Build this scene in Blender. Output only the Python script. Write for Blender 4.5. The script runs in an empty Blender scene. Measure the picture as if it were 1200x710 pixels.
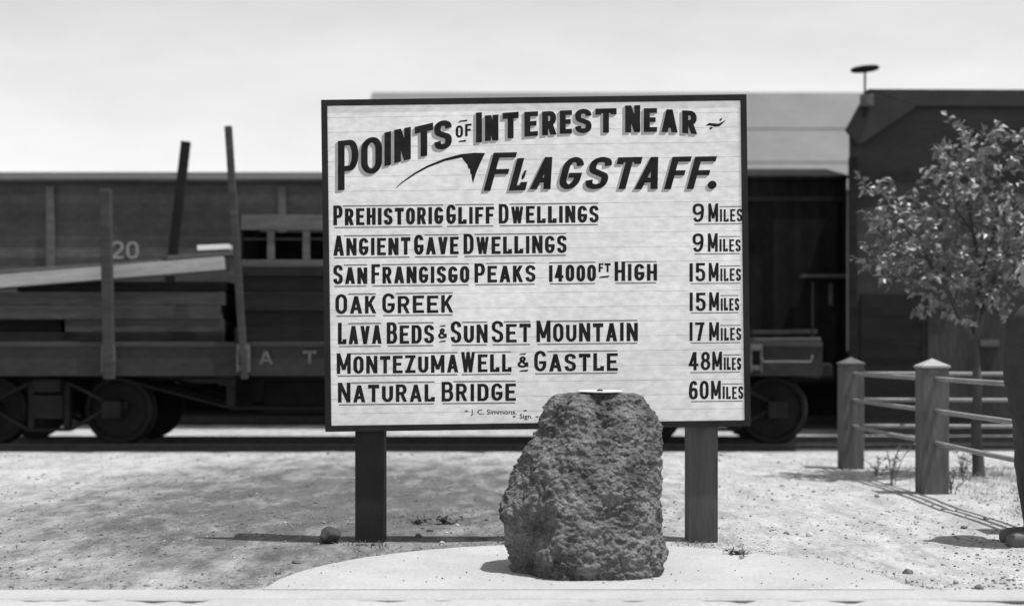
import bpy, bmesh, math, random
from mathutils import Vector, Matrix, noise
R = math.radians
random.seed(7)
S = bpy.context.scene
C = S.collection

# ------------------------------------------------------------------ camera, sky, sun, exposure
EYE = 1.2          # eye height, metres
F = 1600.0         # focal length in photograph pixels (photograph 1200 x 710, horizon at row 411)
cam_d = bpy.data.cameras.new('camera'); cam = bpy.data.objects.new('camera', cam_d); C.objects.link(cam)
cam.location = (0, 0, EYE); cam.rotation_euler = (R(90), 0, 0)
cam_d.sensor_width = 36; cam_d.lens = 36 * F / 1200; cam_d.shift_y = 56 / 1200.0
cam_d.clip_start = 0.1; cam_d.clip_end = 3000
cam_d.dof.use_dof = True; cam_d.dof.focus_distance = 8.2; cam_d.dof.aperture_fstop = 1.2
S.camera = cam

SUN_EL, SUN_AZ = 72.0, 109.0       # azimuth from +Y (into the picture) towards +X (right)
to_sun = Vector((math.sin(R(SUN_AZ)) * math.cos(R(SUN_EL)), math.cos(R(SUN_AZ)) * math.cos(R(SUN_EL)), math.sin(R(SUN_EL))))
W = bpy.data.worlds.new('World'); S.world = W; W.use_nodes = True
nt = W.node_tree; nt.nodes.clear()
sky = nt.nodes.new('ShaderNodeTexSky'); sky.sky_type = 'NISHITA'; sky.sun_disc = False
sky.sun_elevation = R(SUN_EL); sky.sun_rotation = R(SUN_AZ); sky.altitude = 2100; sky.dust_density = 3.0; sky.air_density = 1.0
sep = nt.nodes.new('ShaderNodeSeparateColor')          # blue-sensitive plate: only the blue light counts
nt.links.new(sky.outputs[0], sep.inputs[0])
tc = nt.nodes.new('ShaderNodeTexCoord')
mp = nt.nodes.new('ShaderNodeMapping'); mp.inputs['Scale'].default_value = (1.0, 1.0, 3.2)
nz = nt.nodes.new('ShaderNodeTexNoise'); nz.inputs['Scale'].default_value = 4.2; nz.inputs['Detail'].default_value = 9; nz.inputs['Roughness'].default_value = 0.62
nt.links.new(tc.outputs['Generated'], mp.inputs[0]); nt.links.new(mp.outputs[0], nz.inputs['Vector'])
mr = nt.nodes.new('ShaderNodeMapRange'); mr.inputs[1].default_value = 0.3; mr.inputs[2].default_value = 0.7
mr.inputs[3].default_value = 0.91; mr.inputs[4].default_value = 1.08
nt.links.new(nz.outputs['Fac'], mr.inputs[0])
mul = nt.nodes.new('ShaderNodeMath'); mul.operation = 'MULTIPLY'
nt.links.new(sep.outputs[2], mul.inputs[0]); nt.links.new(mr.outputs[0], mul.inputs[1])
bg = nt.nodes.new('ShaderNodeBackground'); bg.inputs[1].default_value = 0.15
out = nt.nodes.new('ShaderNodeOutputWorld')
nt.links.new(mul.outputs[0], bg.inputs[0]); nt.links.new(bg.outputs[0], out.inputs[0])
sun_d = bpy.data.lights.new('sun', 'SUN'); sun_d.energy = 4.8; sun_d.angle = R(0.6); sun_d.color = (1, 1, 1)
sun = bpy.data.objects.new('sun', sun_d); C.objects.link(sun)
sun.rotation_euler = to_sun.to_track_quat('Z', 'Y').to_euler(); sun.location = (8, -3, 25)
S.view_settings.view_transform = 'Standard'; S.view_settings.look = 'None'
S.view_settings.exposure = 0.17; S.view_settings.gamma = 1.0; S.view_settings.use_curve_mapping = False

# ------------------------------------------------------------------ helpers
def wx(px, D): return (px - 600.0) / F * D
def wz(py, D): return EYE + (411.0 - py) / F * D
def depth(py): return F * EYE / (py - 411.0)         # where a ground point seen at that row lies

def mat(name, lo, hi, scale=6.0, stretch=(1, 1, 1), rough=0.85, bump=0.3, bscale=None, bdist=0.01, detail=8,
        planks=None, spec=0.3, fine=None):
    """grey procedural material: base colour between lo and hi by noise; planks=(axis, spacing) adds board joints"""
    m = bpy.data.materials.new(name); m.use_nodes = True
    t = m.node_tree; N = t.nodes; L = t.links
    b = N['Principled BSDF']; b.inputs['Roughness'].default_value = rough
    b.inputs['Specular IOR Level'].default_value = spec
    co = N.new('ShaderNodeTexCoord'); mpn = N.new('ShaderNodeMapping'); mpn.inputs['Scale'].default_value = stretch
    L.new(co.outputs['Object'], mpn.inputs[0])
    n = N.new('ShaderNodeTexNoise'); n.inputs['Scale'].default_value = scale; n.inputs['Detail'].default_value = detail
    n.inputs['Roughness'].default_value = 0.65
    L.new(mpn.outputs[0], n.inputs['Vector'])
    r = N.new('ShaderNodeMapRange'); r.inputs[1].default_value = 0.3; r.inputs[2].default_value = 0.7
    r.inputs[3].default_value = lo; r.inputs[4].default_value = hi
    L.new(n.outputs['Fac'], r.inputs[0]); col = r.outputs[0]
    n2 = N.new('ShaderNodeTexNoise'); n2.inputs['Scale'].default_value = bscale or scale * 5; n2.inputs['Detail'].default_value = 6
    L.new(mpn.outputs[0], n2.inputs['Vector']); h = n2.outputs['Fac']
    if fine:
        r2 = N.new('ShaderNodeMapRange'); r2.inputs[1].default_value = 0.35; r2.inputs[2].default_value = 0.65
        r2.inputs[3].default_value = 1 - fine; r2.inputs[4].default_value = 1 + fine
        L.new(n2.outputs['Fac'], r2.inputs[0])
        mm = N.new('ShaderNodeMath'); mm.operation = 'MULTIPLY'; L.new(col, mm.inputs[0]); L.new(r2.outputs[0], mm.inputs[1]); col = mm.outputs[0]
    if planks:
        ax, sp = planks
        sx = N.new('ShaderNodeSeparateXYZ'); L.new(co.outputs['Object'], sx.inputs[0])
        dv = N.new('ShaderNodeMath'); dv.operation = 'DIVIDE'; dv.inputs[1].default_value = sp; L.new(sx.outputs[ax], dv.inputs[0])
        fl = N.new('ShaderNodeMath'); fl.operation = 'FLOOR'; L.new(dv.outputs[0], fl.inputs[0])
        fr = N.new('ShaderNodeMath'); fr.operation = 'FRACT'; L.new(dv.outputs[0], fr.inputs[0])
        wn = N.new('ShaderNodeTexWhiteNoise'); wn.noise_dimensions = '1D'; L.new(fl.outputs[0], wn.inputs['W'])
        rr = N.new('ShaderNodeMapRange'); rr.inputs[3].default_value = 0.72; rr.inputs[4].default_value = 1.28
        L.new(wn.outputs['Value'], rr.inputs[0])
        mm = N.new('ShaderNodeMath'); mm.operation = 'MULTIPLY'; L.new(col, mm.inputs[0]); L.new(rr.outputs[0], mm.inputs[1]); col = mm.outputs[0]
        gt = N.new('ShaderNodeMath'); gt.operation = 'GREATER_THAN'; gt.inputs[1].default_value = 0.07; L.new(fr.outputs[0], gt.inputs[0])
        ad = N.new('ShaderNodeMath'); ad.operation = 'ADD'; L.new(h, ad.inputs[0]); L.new(gt.outputs[0], ad.inputs[1]); h = ad.outputs[0]
    cc = N.new('ShaderNodeCombineColor')
    for i in range(3): L.new(col, cc.inputs[i])
    L.new(cc.outputs[0], b.inputs['Base Color'])
    if hi < 0.03: b.inputs['Specular IOR Level'].default_value = 0.12
    if bump:
        bp = N.new('ShaderNodeBump'); bp.inputs['Strength'].default_value = bump; bp.inputs['Distance'].default_value = bdist
        L.new(h, bp.inputs['Height']); L.new(bp.outputs[0], b.inputs['Normal'])
    return m

class MB:
    """collects shapes and links them as one mesh object"""
    def __init__(s): s.bm = bmesh.new()
    def face(s, pts, mi=0):
        f = s.bm.faces.new([s.bm.verts.new(p) for p in pts]); f.material_index = mi; return f
    def box(s, x0, x1, y0, y1, z0, z1, M=None, bev=0.0, mi=0):
        vs = [Vector((x, y, z)) for z in (z0, z1) for y in (y0, y1) for x in (x0, x1)]
        if M is not None: vs = [M @ v for v in vs]
        b = [s.bm.verts.new(v) for v in vs]
        fs = [s.bm.faces.new([b[i] for i in q]) for q in ((0, 2, 3, 1), (4, 5, 7, 6), (0, 1, 5, 4), (1, 3, 7, 5), (3, 2, 6, 7), (2, 0, 4, 6))]
        for f in fs: f.material_index = mi
        if bev:
            es = {e for f in fs for e in f.edges}
            bmesh.ops.bevel(s.bm, geom=list(es), offset=bev, segments=2, profile=0.6, affect='EDGES')
        return s
    def beam(s, a, b, w, h, bev=0.0, up=(0, 0, 1)):
        a, b = Vector(a), Vector(b); d = (b - a); L = d.length; d.normalize()
        u = Vector(up); x = d.cross(u)
        if x.length < 1e-4: x = d.cross(Vector((0, 1, 0)))
        x.normalize(); z = x.cross(d)
        M = Matrix((x, d, z)).transposed().to_4x4(); M.translation = a
        return s.box(-w / 2, w / 2, 0, L, -h / 2, h / 2, M, bev)
    def tube(s, pts, rad, n=10, cap=True):
        pts = [Vector(p) for p in pts]
        if not hasattr(rad, '__len__'): rad = [rad] * len(pts)
        rings = []; ref = None
        for i, p in enumerate(pts):
            d = (pts[min(i + 1, len(pts) - 1)] - pts[max(i - 1, 0)]).normalized()
            if ref is None:
                ref = d.cross(Vector((0.3, 0.1, 1)))
                if ref.length < 1e-3: ref = d.cross(Vector((0, 1, 0)))
            x = (ref - d * ref.dot(d)).normalized(); ref = x; y = d.cross(x)
            rings.append([s.bm.verts.new(p + (x * math.cos(2 * math.pi * k / n) + y * math.sin(2 * math.pi * k / n)) * rad[i]) for k in range(n)])
        for a, b in zip(rings, rings[1:]):
            for k in range(n): s.bm.faces.new((a[k], a[(k + 1) % n], b[(k + 1) % n], b[k]))
        if cap:
            s.bm.faces.new(rings[0][::-1]); s.bm.faces.new(rings[-1])
        return s
    def prism(s, poly, y0, y1, dx=0.0):
        """polygon in x,z pushed from depth y0 to y1"""
        a = [s.bm.verts.new((x, y0, z)) for x, z in poly]; b = [s.bm.verts.new((x + dx, y1, z)) for x, z in poly]
        n = len(poly)
        s.bm.faces.new(a); s.bm.faces.new(b[::-1])
        for i in range(n): s.bm.faces.new((a[i], b[i], b[(i + 1) % n], a[(i + 1) % n]))
        return s
    def lathe(s, prof, c=(0, 0, 0), axis='z', n=32):
        rings = []
        for r, h in prof:
            ring = []
            for k in range(n):
                a = 2 * math.pi * k / n
                v = (r * math.cos(a), r * math.sin(a), h) if axis == 'z' else (r * math.cos(a), h, r * math.sin(a))
                ring.append(s.bm.verts.new(Vector(v) + Vector(c)))
            rings.append(ring)
        for a, b in zip(rings, rings[1:]):
            for k in range(n): s.bm.faces.new((a[k], a[(k + 1) % n], b[(k + 1) % n], b[k]))
        s.bm.faces.new(rings[0][::-1]); s.bm.faces.new(rings[-1])
        return s
    def build(s, name, m, parent=None, smooth=False, recalc=True):
        if recalc: bmesh.ops.recalc_face_normals(s.bm, faces=s.bm.faces)
        me = bpy.data.meshes.new(name); s.bm.to_mesh(me); s.bm.free()
        for k in (m if isinstance(m, (list, tuple)) else [m]): me.materials.append(k)
        if smooth:
            for p in me.polygons: p.use_smooth = True
        o = bpy.data.objects.new(name, me); C.objects.link(o)
        if parent: o.parent = parent
        return o

def tag(o, label=None, cat=None, group=None, kind=None):
    if label: o['label'] = label
    if cat: o['category'] = cat
    if group: o['group'] = group
    if kind: o['kind'] = kind
    return o
def thing(name, loc, label, cat, group=None, rz=0):
    o = bpy.data.objects.new(name, None); C.objects.link(o); o.location = loc; o.rotation_euler = (0, 0, rz)
    o.empty_display_size = 0.2
    return tag(o, label, cat, group)
def copy_tree(o, parent=None):
    c = o.copy(); C.objects.link(c); c.parent = parent
    for ch in list(o.children): copy_tree(ch, c)
    return c

# ------------------------------------------------------------------ materials
M = {}
M['white_paint'] = mat('white_painted_boards', 0.67, 0.86, 1.7, (0.7, 1, 1.3), 0.6, 0.12, 22, 0.002, fine=0.10)
M['dark_paint'] = mat('dark_painted_wood', 0.014, 0.028, 5, (1, 1, 1), 0.6, 0.3, 60, 0.003)
M['post_paint'] = mat('post_wood', 0.05, 0.09, 4, (5, 5, 0.6), 0.75, 0.5, 20, 0.004)
M['letter_black'] = mat('letter_black', 0.008, 0.026, 9, rough=0.85, bump=0)
M['letter_grey'] = mat('letter_grey', 0.27, 0.37, 14, rough=0.7, bump=0)
M['rule_grey'] = mat('rule_grey', 0.10, 0.22, 30, rough=0.7, bump=0)
M['concrete'] = mat('pale_concrete', 0.30, 0.39, 1.9, rough=0.9, bump=0.3, bscale=38, bdist=0.004, fine=0.09)
M['kerb'] = mat('kerb_concrete', 0.31, 0.385, 2.5, rough=0.9, bump=0.35, bscale=50, bdist=0.005, fine=0.07)
M['soil'] = mat('joint_soil', 0.02, 0.05, 9, rough=1, bump=0.4)
M['cinder'] = mat('cinder_ballast', 0.030, 0.065, 3, rough=1, bump=0.8, bscale=40, bdist=0.03, fine=0.3)
M['sleeper'] = mat('tarred_sleeper', 0.022, 0.05, 6, (1, 0.3, 1), 0.9, 0.5, 30)
M['steel'] = mat('rail_steel', 0.05, 0.09, 9, rough=0.5, bump=0.1)
M['railtop'] = mat('pipe_paint', 0.16, 0.25, 7, rough=0.6, bump=0.1)
M['fence_post'] = mat('fence_post_paint', 0.055, 0.13, 3, (4, 4, 0.7), 0.8, 0.4, 22, 0.004)
M['fence_cap'] = mat('fence_cap_paint', 0.25, 0.33, 5, rough=0.7, bump=0.1)  # lighter than the posts, sunlight on the caps put into the colour
M['car_grey'] = mat('weathered_car_boards', 0.030, 0.092, 0.55, (0.8, 1, 1.2), 0.85, 0.3, 12, 0.006, planks=(2, 0.14), fine=0.12)
M['car_dark'] = mat('dark_car_boards', 0.007, 0.015, 1.2, (1, 1, 0.5), 0.9, 0.3, 12, 0.006, planks=(0, 0.13), fine=0.2)
M['flat_paint'] = mat('flatcar_side_paint', 0.016, 0.036, 0.9, (0.5, 1, 1), 0.85, 0.3, 14, 0.004, fine=0.15)
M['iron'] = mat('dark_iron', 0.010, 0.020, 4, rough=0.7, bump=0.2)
M['iron_lit'] = mat('worn_iron', 0.06, 0.11, 6, rough=0.6, bump=0.2)  # lighter copy of the iron, stands for light on small fittings
M['timber'] = mat('old_timber', 0.026, 0.058, 1.6, (0.4, 3, 5), 0.9, 0.4, 12, 0.005, fine=0.2)
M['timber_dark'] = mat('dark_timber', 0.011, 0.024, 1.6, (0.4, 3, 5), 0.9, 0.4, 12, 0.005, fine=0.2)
M['timber_mid'] = mat('grey_timber', 0.065, 0.115, 1.8, (0.6, 3, 5), 0.9, 0.4, 12, 0.005, fine=0.15)
M['timber_new'] = mat('fresh_timber', 0.24, 0.40, 1.8, (0.5, 4, 8), 0.85, 0.2, 12, 0.003, fine=0.15)
M['stencil2'] = mat('worn_side_stencil', 0.06, 0.15, 16, rough=0.9, bump=0)
M['stencil'] = mat('worn_stencil', 0.20, 0.40, 16, rough=0.9, bump=0)
M['shed_wall'] = mat('shed_boards', 0.026, 0.042, 1.0, (0.6, 1, 1.5), 0.9, 0.3, 12, 0.006, planks=(2, 0.18), fine=0.12)
M['shed_trim'] = mat('shed_trim', 0.024, 0.038, 2, rough=0.9, bump=0.2)
M['shed_door'] = mat('shed_door_boards', 0.032, 0.052, 1.5, (2, 1, 0.5), 0.9, 0.3, 12, 0.006, planks=(0, 0.16), fine=0.15)
M['pale_roof'] = mat('pale_metal_roof', 0.115, 0.15, 0.5, (1, 1, 1), 0.7, 0.1, 3, 0.01, fine=0.04)
M['pale_wall'] = mat('warehouse_wall', 0.12, 0.18, 1, rough=0.9, bump=0.2)
M['bark'] = mat('young_bark', 0.035, 0.075, 8, (1, 1, 0.3), 0.9, 0.6, 30, 0.006)
M['leaf'] = mat('leaf_green', 0.08, 0.30, 5, rough=0.42, bump=0, spec=0.5)
M['weed'] = mat('weed_leaf', 0.06, 0.14, 5, rough=0.6, bump=0, spec=0.4)
M['grass'] = mat('dry_grass', 0.06, 0.22, 3, rough=0.8, bump=0)
M['stone_dark'] = mat('dark_stone', 0.075, 0.15, 20, rough=0.95, bump=0.8, bscale=60, bdist=0.01)
M['stone_pale'] = mat('pale_stone', 0.32, 0.48, 14, rough=0.9, bump=0.3)
M['dish'] = mat('white_enamel', 0.70, 0.80, 6, rough=0.35, bump=0.05, spec=0.5)
M['cloth'] = mat('dark_wool', 0.028, 0.045, 5, rough=0.95, bump=0.4, bscale=120, bdist=0.003, fine=0.15)
M['cloth2'] = mat('grey_wool', 0.045, 0.065, 5, rough=0.95, bump=0.4, bscale=120, bdist=0.003, fine=0.15)
M['skin'] = mat('skin', 0.24, 0.30, 8, rough=0.55, bump=0.05)
M['hair'] = mat('dark_hair', 0.02, 0.04, 30, (1, 1, 0.2), 0.6, 0.5, 90)
M['leather'] = mat('dusty_leather', 0.07, 0.13, 8, rough=0.6, bump=0.2)

def ground_material():
    m = bpy.data.materials.new('packed_dirt'); m.use_nodes = True
    t = m.node_tree; N = t.nodes; L = t.links; b = N['Principled BSDF']; b.inputs['Roughness'].default_value = 1
    b.inputs['Specular IOR Level'].default_value = 0.1
    co = N.new('ShaderNodeTexCoord')
    def nz(scale, detail=6, rough=0.6, st=(1, 1, 1)):
        mp = N.new('ShaderNodeMapping'); mp.inputs['Scale'].default_value = st; L.new(co.outputs['Object'], mp.inputs[0])
        n = N.new('ShaderNodeTexNoise'); n.inputs['Scale'].default_value = scale; n.inputs['Detail'].default_value = detail
        n.inputs['Roughness'].default_value = rough; L.new(mp.outputs[0], n.inputs['Vector']); return n.outputs['Fac']
    def rng(x, a, b_, c, d):
        r = N.new('ShaderNodeMapRange'); r.inputs[1].default_value = a; r.inputs[2].default_value = b_
        r.inputs[3].default_value = c; r.inputs[4].default_value = d; L.new(x, r.inputs[0]); return r.outputs[0]
    def op(o, a, c):
        k = N.new('ShaderNodeMath'); k.operation = o; L.new(a, k.inputs[0])
        if isinstance(c, float): k.inputs[1].default_value = c
        else: L.new(c, k.inputs[1])
        return k.outputs[0]
    base = rng(nz(0.9, 8, 0.65), 0.3, 0.7, 0.385, 0.455)
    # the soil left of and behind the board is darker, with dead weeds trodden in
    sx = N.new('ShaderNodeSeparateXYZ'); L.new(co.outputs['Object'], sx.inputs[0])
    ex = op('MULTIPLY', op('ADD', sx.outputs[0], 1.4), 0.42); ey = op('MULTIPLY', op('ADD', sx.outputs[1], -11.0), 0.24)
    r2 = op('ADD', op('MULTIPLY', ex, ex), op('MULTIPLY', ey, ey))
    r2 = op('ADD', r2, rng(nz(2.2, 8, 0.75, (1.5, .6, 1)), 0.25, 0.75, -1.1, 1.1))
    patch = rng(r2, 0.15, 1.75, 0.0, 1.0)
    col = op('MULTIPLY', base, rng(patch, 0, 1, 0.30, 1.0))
    blot = rng(nz(2.6, 8, 0.75, (1.6, 0.55, 1)), 0.40, 0.60, 0.76, 1.1)
    col = op('MULTIPLY', col, blot)
    col = op('MULTIPLY', col, rng(nz(60, 5, 0.7), 0.35, 0.65, 0.80, 1.18))
    col = op('MULTIPLY', col, rng(nz(14, 6, 0.8, (1.5, 0.5, 1)), 0.34, 0.46, 0.5, 1.0))
    col = op('MULTIPLY', col, rng(nz(11, 6, 0.8, (1.5, 0.5, 1)), 0.56, 0.66, 1.0, 1.3))
    cc = N.new('ShaderNodeCombineColor')
    for i in range(3): L.new(col, cc.inputs[i])
    L.new(cc.outputs[0], b.inputs['Base Color'])
    h = op('ADD', op('MULTIPLY', nz(5, 7, 0.65), 0.06), op('MULTIPLY', nz(45, 5, 0.7), 0.016))
    bp = N.new('ShaderNodeBump'); bp.inputs['Strength'].default_value = 0.9; bp.inputs['Distance'].default_value = 1.0
    L.new(h, bp.inputs['Height']); L.new(bp.outputs[0], b.inputs['Normal'])
    return m
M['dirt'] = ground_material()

def rock_material():
    m = bpy.data.materials.new('vesicular_lava'); m.use_nodes = True
    t = m.node_tree; N = t.nodes; L = t.links; b = N['Principled BSDF']; b.inputs['Roughness'].default_value = 0.95
    b.inputs['Specular IOR Level'].default_value = 0.2
    co = N.new('ShaderNodeTexCoord')
    n = N.new('ShaderNodeTexNoise'); n.inputs['Scale'].default_value = 5; n.inputs['Detail'].default_value = 9; n.inputs['Roughness'].default_value = 0.7
    v = N.new('ShaderNodeTexVoronoi'); v.inputs['Scale'].default_value = 42
    n3 = N.new('ShaderNodeTexNoise'); n3.inputs['Scale'].default_value = 70; n3.inputs['Detail'].default_value = 6; n3.inputs['Roughness'].default_value = 0.7
    for k in (n, v, n3): L.new(co.outputs['Object'], k.inputs['Vector'])
    r = N.new('ShaderNodeMapRange'); r.inputs[1].default_value = 0.32; r.inputs[2].default_value = 0.68; r.inputs[3].default_value = 0.022; r.inputs[4].default_value = 0.235
    L.new(n.outputs['Fac'], r.inputs[0])
    r2 = N.new('ShaderNodeMapRange'); r2.inputs[1].default_value = 0.3; r2.inputs[2].default_value = 0.7; r2.inputs[3].default_value = 0.5; r2.inputs[4].default_value = 1.55
    L.new(n3.outputs['Fac'], r2.inputs[0])
    k = N.new('ShaderNodeMath'); k.operation = 'MULTIPLY'; L.new(r.outputs[0], k.inputs[0]); L.new(r2.outputs[0], k.inputs[1])
    cc = N.new('ShaderNodeCombineColor')
    for i in range(3): L.new(k.outputs[0], cc.inputs[i])
    L.new(cc.outputs[0], b.inputs['Base Color'])
    a = N.new('ShaderNodeMath'); a.operation = 'ADD'; L.new(v.outputs['Distance'], a.inputs[0]); L.new(n3.outputs['Fac'], a.inputs[1])
    bp = N.new('ShaderNodeBump'); bp.inputs['Strength'].default_value = 1.0; bp.inputs['Distance'].default_value = 0.016
    L.new(a.outputs[0], bp.inputs['Height']); L.new(bp.outputs[0], b.inputs['Normal'])
    return m
M['lava'] = rock_material()

# ------------------------------------------------------------------ ground, pavement, track beds
GZ = -0.012
def gz(x, y): return GZ + 0.012 * noise.noise((x * 0.9, y * 0.9, 3.0)) + 0.008 * noise.noise((x * 3.1, y * 3.1, 8.0))
b = MB(); xs = [-900, -300, -80, -30, -15] + [-9 + 0.15 * i for i in range(121)] + [15, 30, 80, 300, 900]
ys = [-900, -200, -40, -8, 2, 5] + [6.3 + 0.12 * i for i in range(87)] + [16.7, 16.8, 17.6, 18.5, 18.8, 18.95, 19.2, 20, 21, 23, 26, 32, 45, 80, 200, 1500]
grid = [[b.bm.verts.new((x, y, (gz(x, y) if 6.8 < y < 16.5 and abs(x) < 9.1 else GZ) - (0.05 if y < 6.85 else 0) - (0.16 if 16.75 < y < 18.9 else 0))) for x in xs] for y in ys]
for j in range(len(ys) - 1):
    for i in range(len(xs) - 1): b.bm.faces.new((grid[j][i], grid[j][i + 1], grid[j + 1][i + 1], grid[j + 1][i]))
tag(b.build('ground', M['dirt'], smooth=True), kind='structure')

YK1 = depth(690); YK0 = depth(700.5)      # kerb strip, back and front edge
def wob(x, s, a): return a * noise.noise((x * s, 1.7, s)) + a * 0.6 * noise.noise((x * s * 4.3, 6.7, s))
b = MB(); n = 260
for i in range(n):
    x0, x1 = -13 + 26 * i / n, -13 + 26 * (i + 1) / n
    f0, f1 = YK0 + 0.004 + wob(x0, 2.1, 0.012), YK0 + 0.004 + wob(x1, 2.1, 0.012)
    k0, k1 = YK1 + wob(x0, 1.1, 0.007), YK1 + wob(x1, 1.1, 0.007)
    z0, z1 = wob(x0, .7, .0015) - .003, wob(x1, .7, .0015) - .003
    b.face([(x0, f0 + .012, z0), (x1, f1 + .012, z1), (x1, k1, z1), (x0, k0, z0)])
    b.face([(x0, f0, z0 - .01), (x1, f1, z1 - .01), (x1, f1 + .012, z1), (x0, f0 + .012, z0)])
    b.face([(x0, f0, -.06), (x1, f1, -.06), (x1, f1, z1 - .01), (x0, f0, z0 - .01)])
    b.face([(x0, k0, z0), (x1, k1, z1), (x1, k1 + .02, -.07), (x0, k0 + .02, -.07)])
o = b.build('kerb', M['kerb'], recalc=False); tag(o, kind='structure')
b = MB(); b.box(-13, 13, YK0 - 0.2, YK0 + 0.06, -0.07, -0.020); tag(b.build('joint_soil', M['soil']), kind='structure')
b = MB(); n = 700
for i in range(n):
    x0, x1 = -13 + 26 * i / n, -13 + 26 * (i + 1) / n
    gap = lambda x: YK0 - .010 - .17 * max(0, min(.8, noise.noise((x * 2.3, 3.3, 1.1)) + .5 * noise.noise((x * 7.7, 5.1, 2.2)) + .08))
    f0, f1 = gap(x0), gap(x1)
    b.face([(x0, -6, -.004), (x1, -6, -.004), (x1, f1 - .008, -.004), (x0, f0 - .008, -.004)])
    b.face([(x0, f0 - .008, -.004), (x1, f1 - .008, -.004), (x1, f1, -.014), (x0, f0, -.014)])
    b.face([(x0, f0, -.014), (x1, f1, -.014), (x1, f1, -.06), (x0, f0, -.06)])
tag(b.build('pavement', M['concrete'], recalc=False), kind='structure')
# half-round concrete apron behind the kerb
AX = wx(690, YK1); AW = 380 / F * YK1; AD = depth(637) - YK1
b = MB(); K = 90
rim = []
for i in range(K + 1):
    a = math.pi * i / K; e = 1 + 0.006 * noise.noise((i * 0.35, 0, 0))
    rim.append((AX + AW * e * math.cos(a), YK1 - 0.008 + (AD + .014) * e * math.sin(a)))
c0 = b.bm.verts.new((AX, YK1 + 0.3, 0.001)); t0 = [b.bm.verts.new((x, y, 0.001)) for x, y in rim]
t1 = [b.bm.verts.new((AX + (x - AX) * 1.006, YK1 + 0.006 + (y - YK1 - .006) * 1.006, -0.006)) for x, y in rim]; t2 = [b.bm.verts.new((v.co.x, v.co.y, -0.07)) for v in t1]
for i in range(K):
    b.bm.faces.new((c0, t0[i], t0[i + 1])); b.bm.faces.new((t0[i], t1[i], t1[i + 1], t0[i + 1])); b.bm.faces.new((t1[i], t2[i], t2[i + 1], t1[i + 1]))
b.bm.faces.new((c0, t0[-1], t0[0])); b.bm.faces.new((t0[0], t0[-1], b.bm.verts.new((t0[-1].co.x, t0[-1].co.y, -.03)), b.bm.verts.new((t0[0].co.x, t0[0].co.y, -.03))))
tag(b.build('concrete_apron', M['concrete']), kind='structure')

YT = 17.65                # near track centre line
YF = 22.75                # far track centre line
def bed(y0, y1, seed, drop=0.0):
    b = MB(); n = 240
    rows = []
    for i in range(n + 1):
        x = -26 + 52 * i / n
        e = 0.10 * noise.noise((x * 1.6, seed, 0)) + 0.06 * noise.noise((x * 6, seed, 4))
        h = 0.028 + 0.01 * noise.noise((x * 3, seed, 9))
        rows.append([b.bm.verts.new(p) for p in ((x, y0 + e, -0.03), (x, y0 + e + 0.05, h * .4), (x, y0 + 0.40, h + .01 - drop), (x, y1 - .35, h + .01 - drop), (x, y1 - .1 - e, h * .4 - drop), (x, y1 - e, -0.03 - drop))])
    for p, q in zip(rows, rows[1:]):
        for k in range(5): b.bm.faces.new((p[k], q[k], q[k + 1], p[k + 1]))
    return tag(b.build('track_bed', M['cinder'], smooth=True), kind='structure')
bed(depth(527.5), YT + 1.45, 2.0, .10); bed(YF - 1.6, YF + 2.6, 7.0)

# ------------------------------------------------------------------ railway tracks
def track(yc, label, z0):
    t = thing('railway_track', (0, yc, z0), label, 'railway track', 'railway tracks behind the board')
    for s in (-1, 1):
        b = MB(); y = s * 0.7525
        prof = [(-.065, 0), (.065, 0), (.065, .012), (.012, .028), (.012, .085), (.034, .095), (.034, .122), (-.034, .122), (-.034, .095), (-.012, .085), (-.012, .028), (-.065, .012)]
        va = [b.bm.verts.new((-24, y + p[0], p[1])) for p in prof]; vb = [b.bm.verts.new((24, y + p[0], p[1])) for p in prof]
        for i in range(12): b.bm.faces.new((va[i], va[(i + 1) % 12], vb[(i + 1) % 12], vb[i]))
        b.bm.faces.new(va); b.bm.faces.new(vb)
        b.build('rail', M['steel'], t)
    me = None
    for i in range(56):
        x = -17 + i * 0.6 + random.uniform(-.05, .05)
        if me is None:
            b = MB(); b.box(-.1, .1, -1.22, 1.22, -.10, -.002, bev=.012); o = b.build('sleeper', M['sleeper'], t); me = o.data
        else:
            o = bpy.data.objects.new('sleeper', me); C.objects.link(o); o.parent = t
        o.location = (x, random.uniform(-.07, .07), random.uniform(-.008, .0)); o.rotation_euler = (0, 0, random.uniform(-.03, .03))
    return t
track(YT, 'near railway track under the loaded flatcar, running across behind the board', -.07)
track(YF, 'far railway track under the boxcars, one track beyond the flatcar', .03)

# ------------------------------------------------------------------ sign-painter's lettering
def arc(cx, cy, rx, ry, a0, a1, n=12):
    return [(cx + rx * math.cos(R(a0 + (a1 - a0) * i / n)), cy + ry * math.sin(R(a0 + (a1 - a0) * i / n))) for i in range(n + 1)]
def spl(P, n=6):
    Q = [P[0]] + P + [P[-1]]; out_ = []
    for i in range(1, len(Q) - 2):
        p0, p1, p2, p3 = Q[i - 1], Q[i], Q[i + 1], Q[i + 2]
        for k in range(n):
            t = k / n
            out_.append(tuple(0.5 * (2 * p1[j] + (p2[j] - p0[j]) * t + (2 * p0[j] - 5 * p1[j] + 4 * p2[j] - p3[j]) * t * t + (3 * p1[j] - p0[j] - 3 * p2[j] + p3[j]) * t ** 3) for j in (0, 1)))
    return out_ + [P[-1]]
l = lambda *p: ('l', list(p))        # stroke
c = lambda p: ('c', p)               # curve
d = lambda u0, v0, u1, v1, k=1.0: ('d', (u0, v0, u1, v1, k))   # diagonal cut level at both ends
r_ = 0.30
_O = c(arc(.5, 1 - r_, .5, r_, 90, 180) + arc(.5, r_, .5, r_, 180, 360, 20) + arc(.5, 1 - r_, .5, r_, 0, 90))
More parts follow.
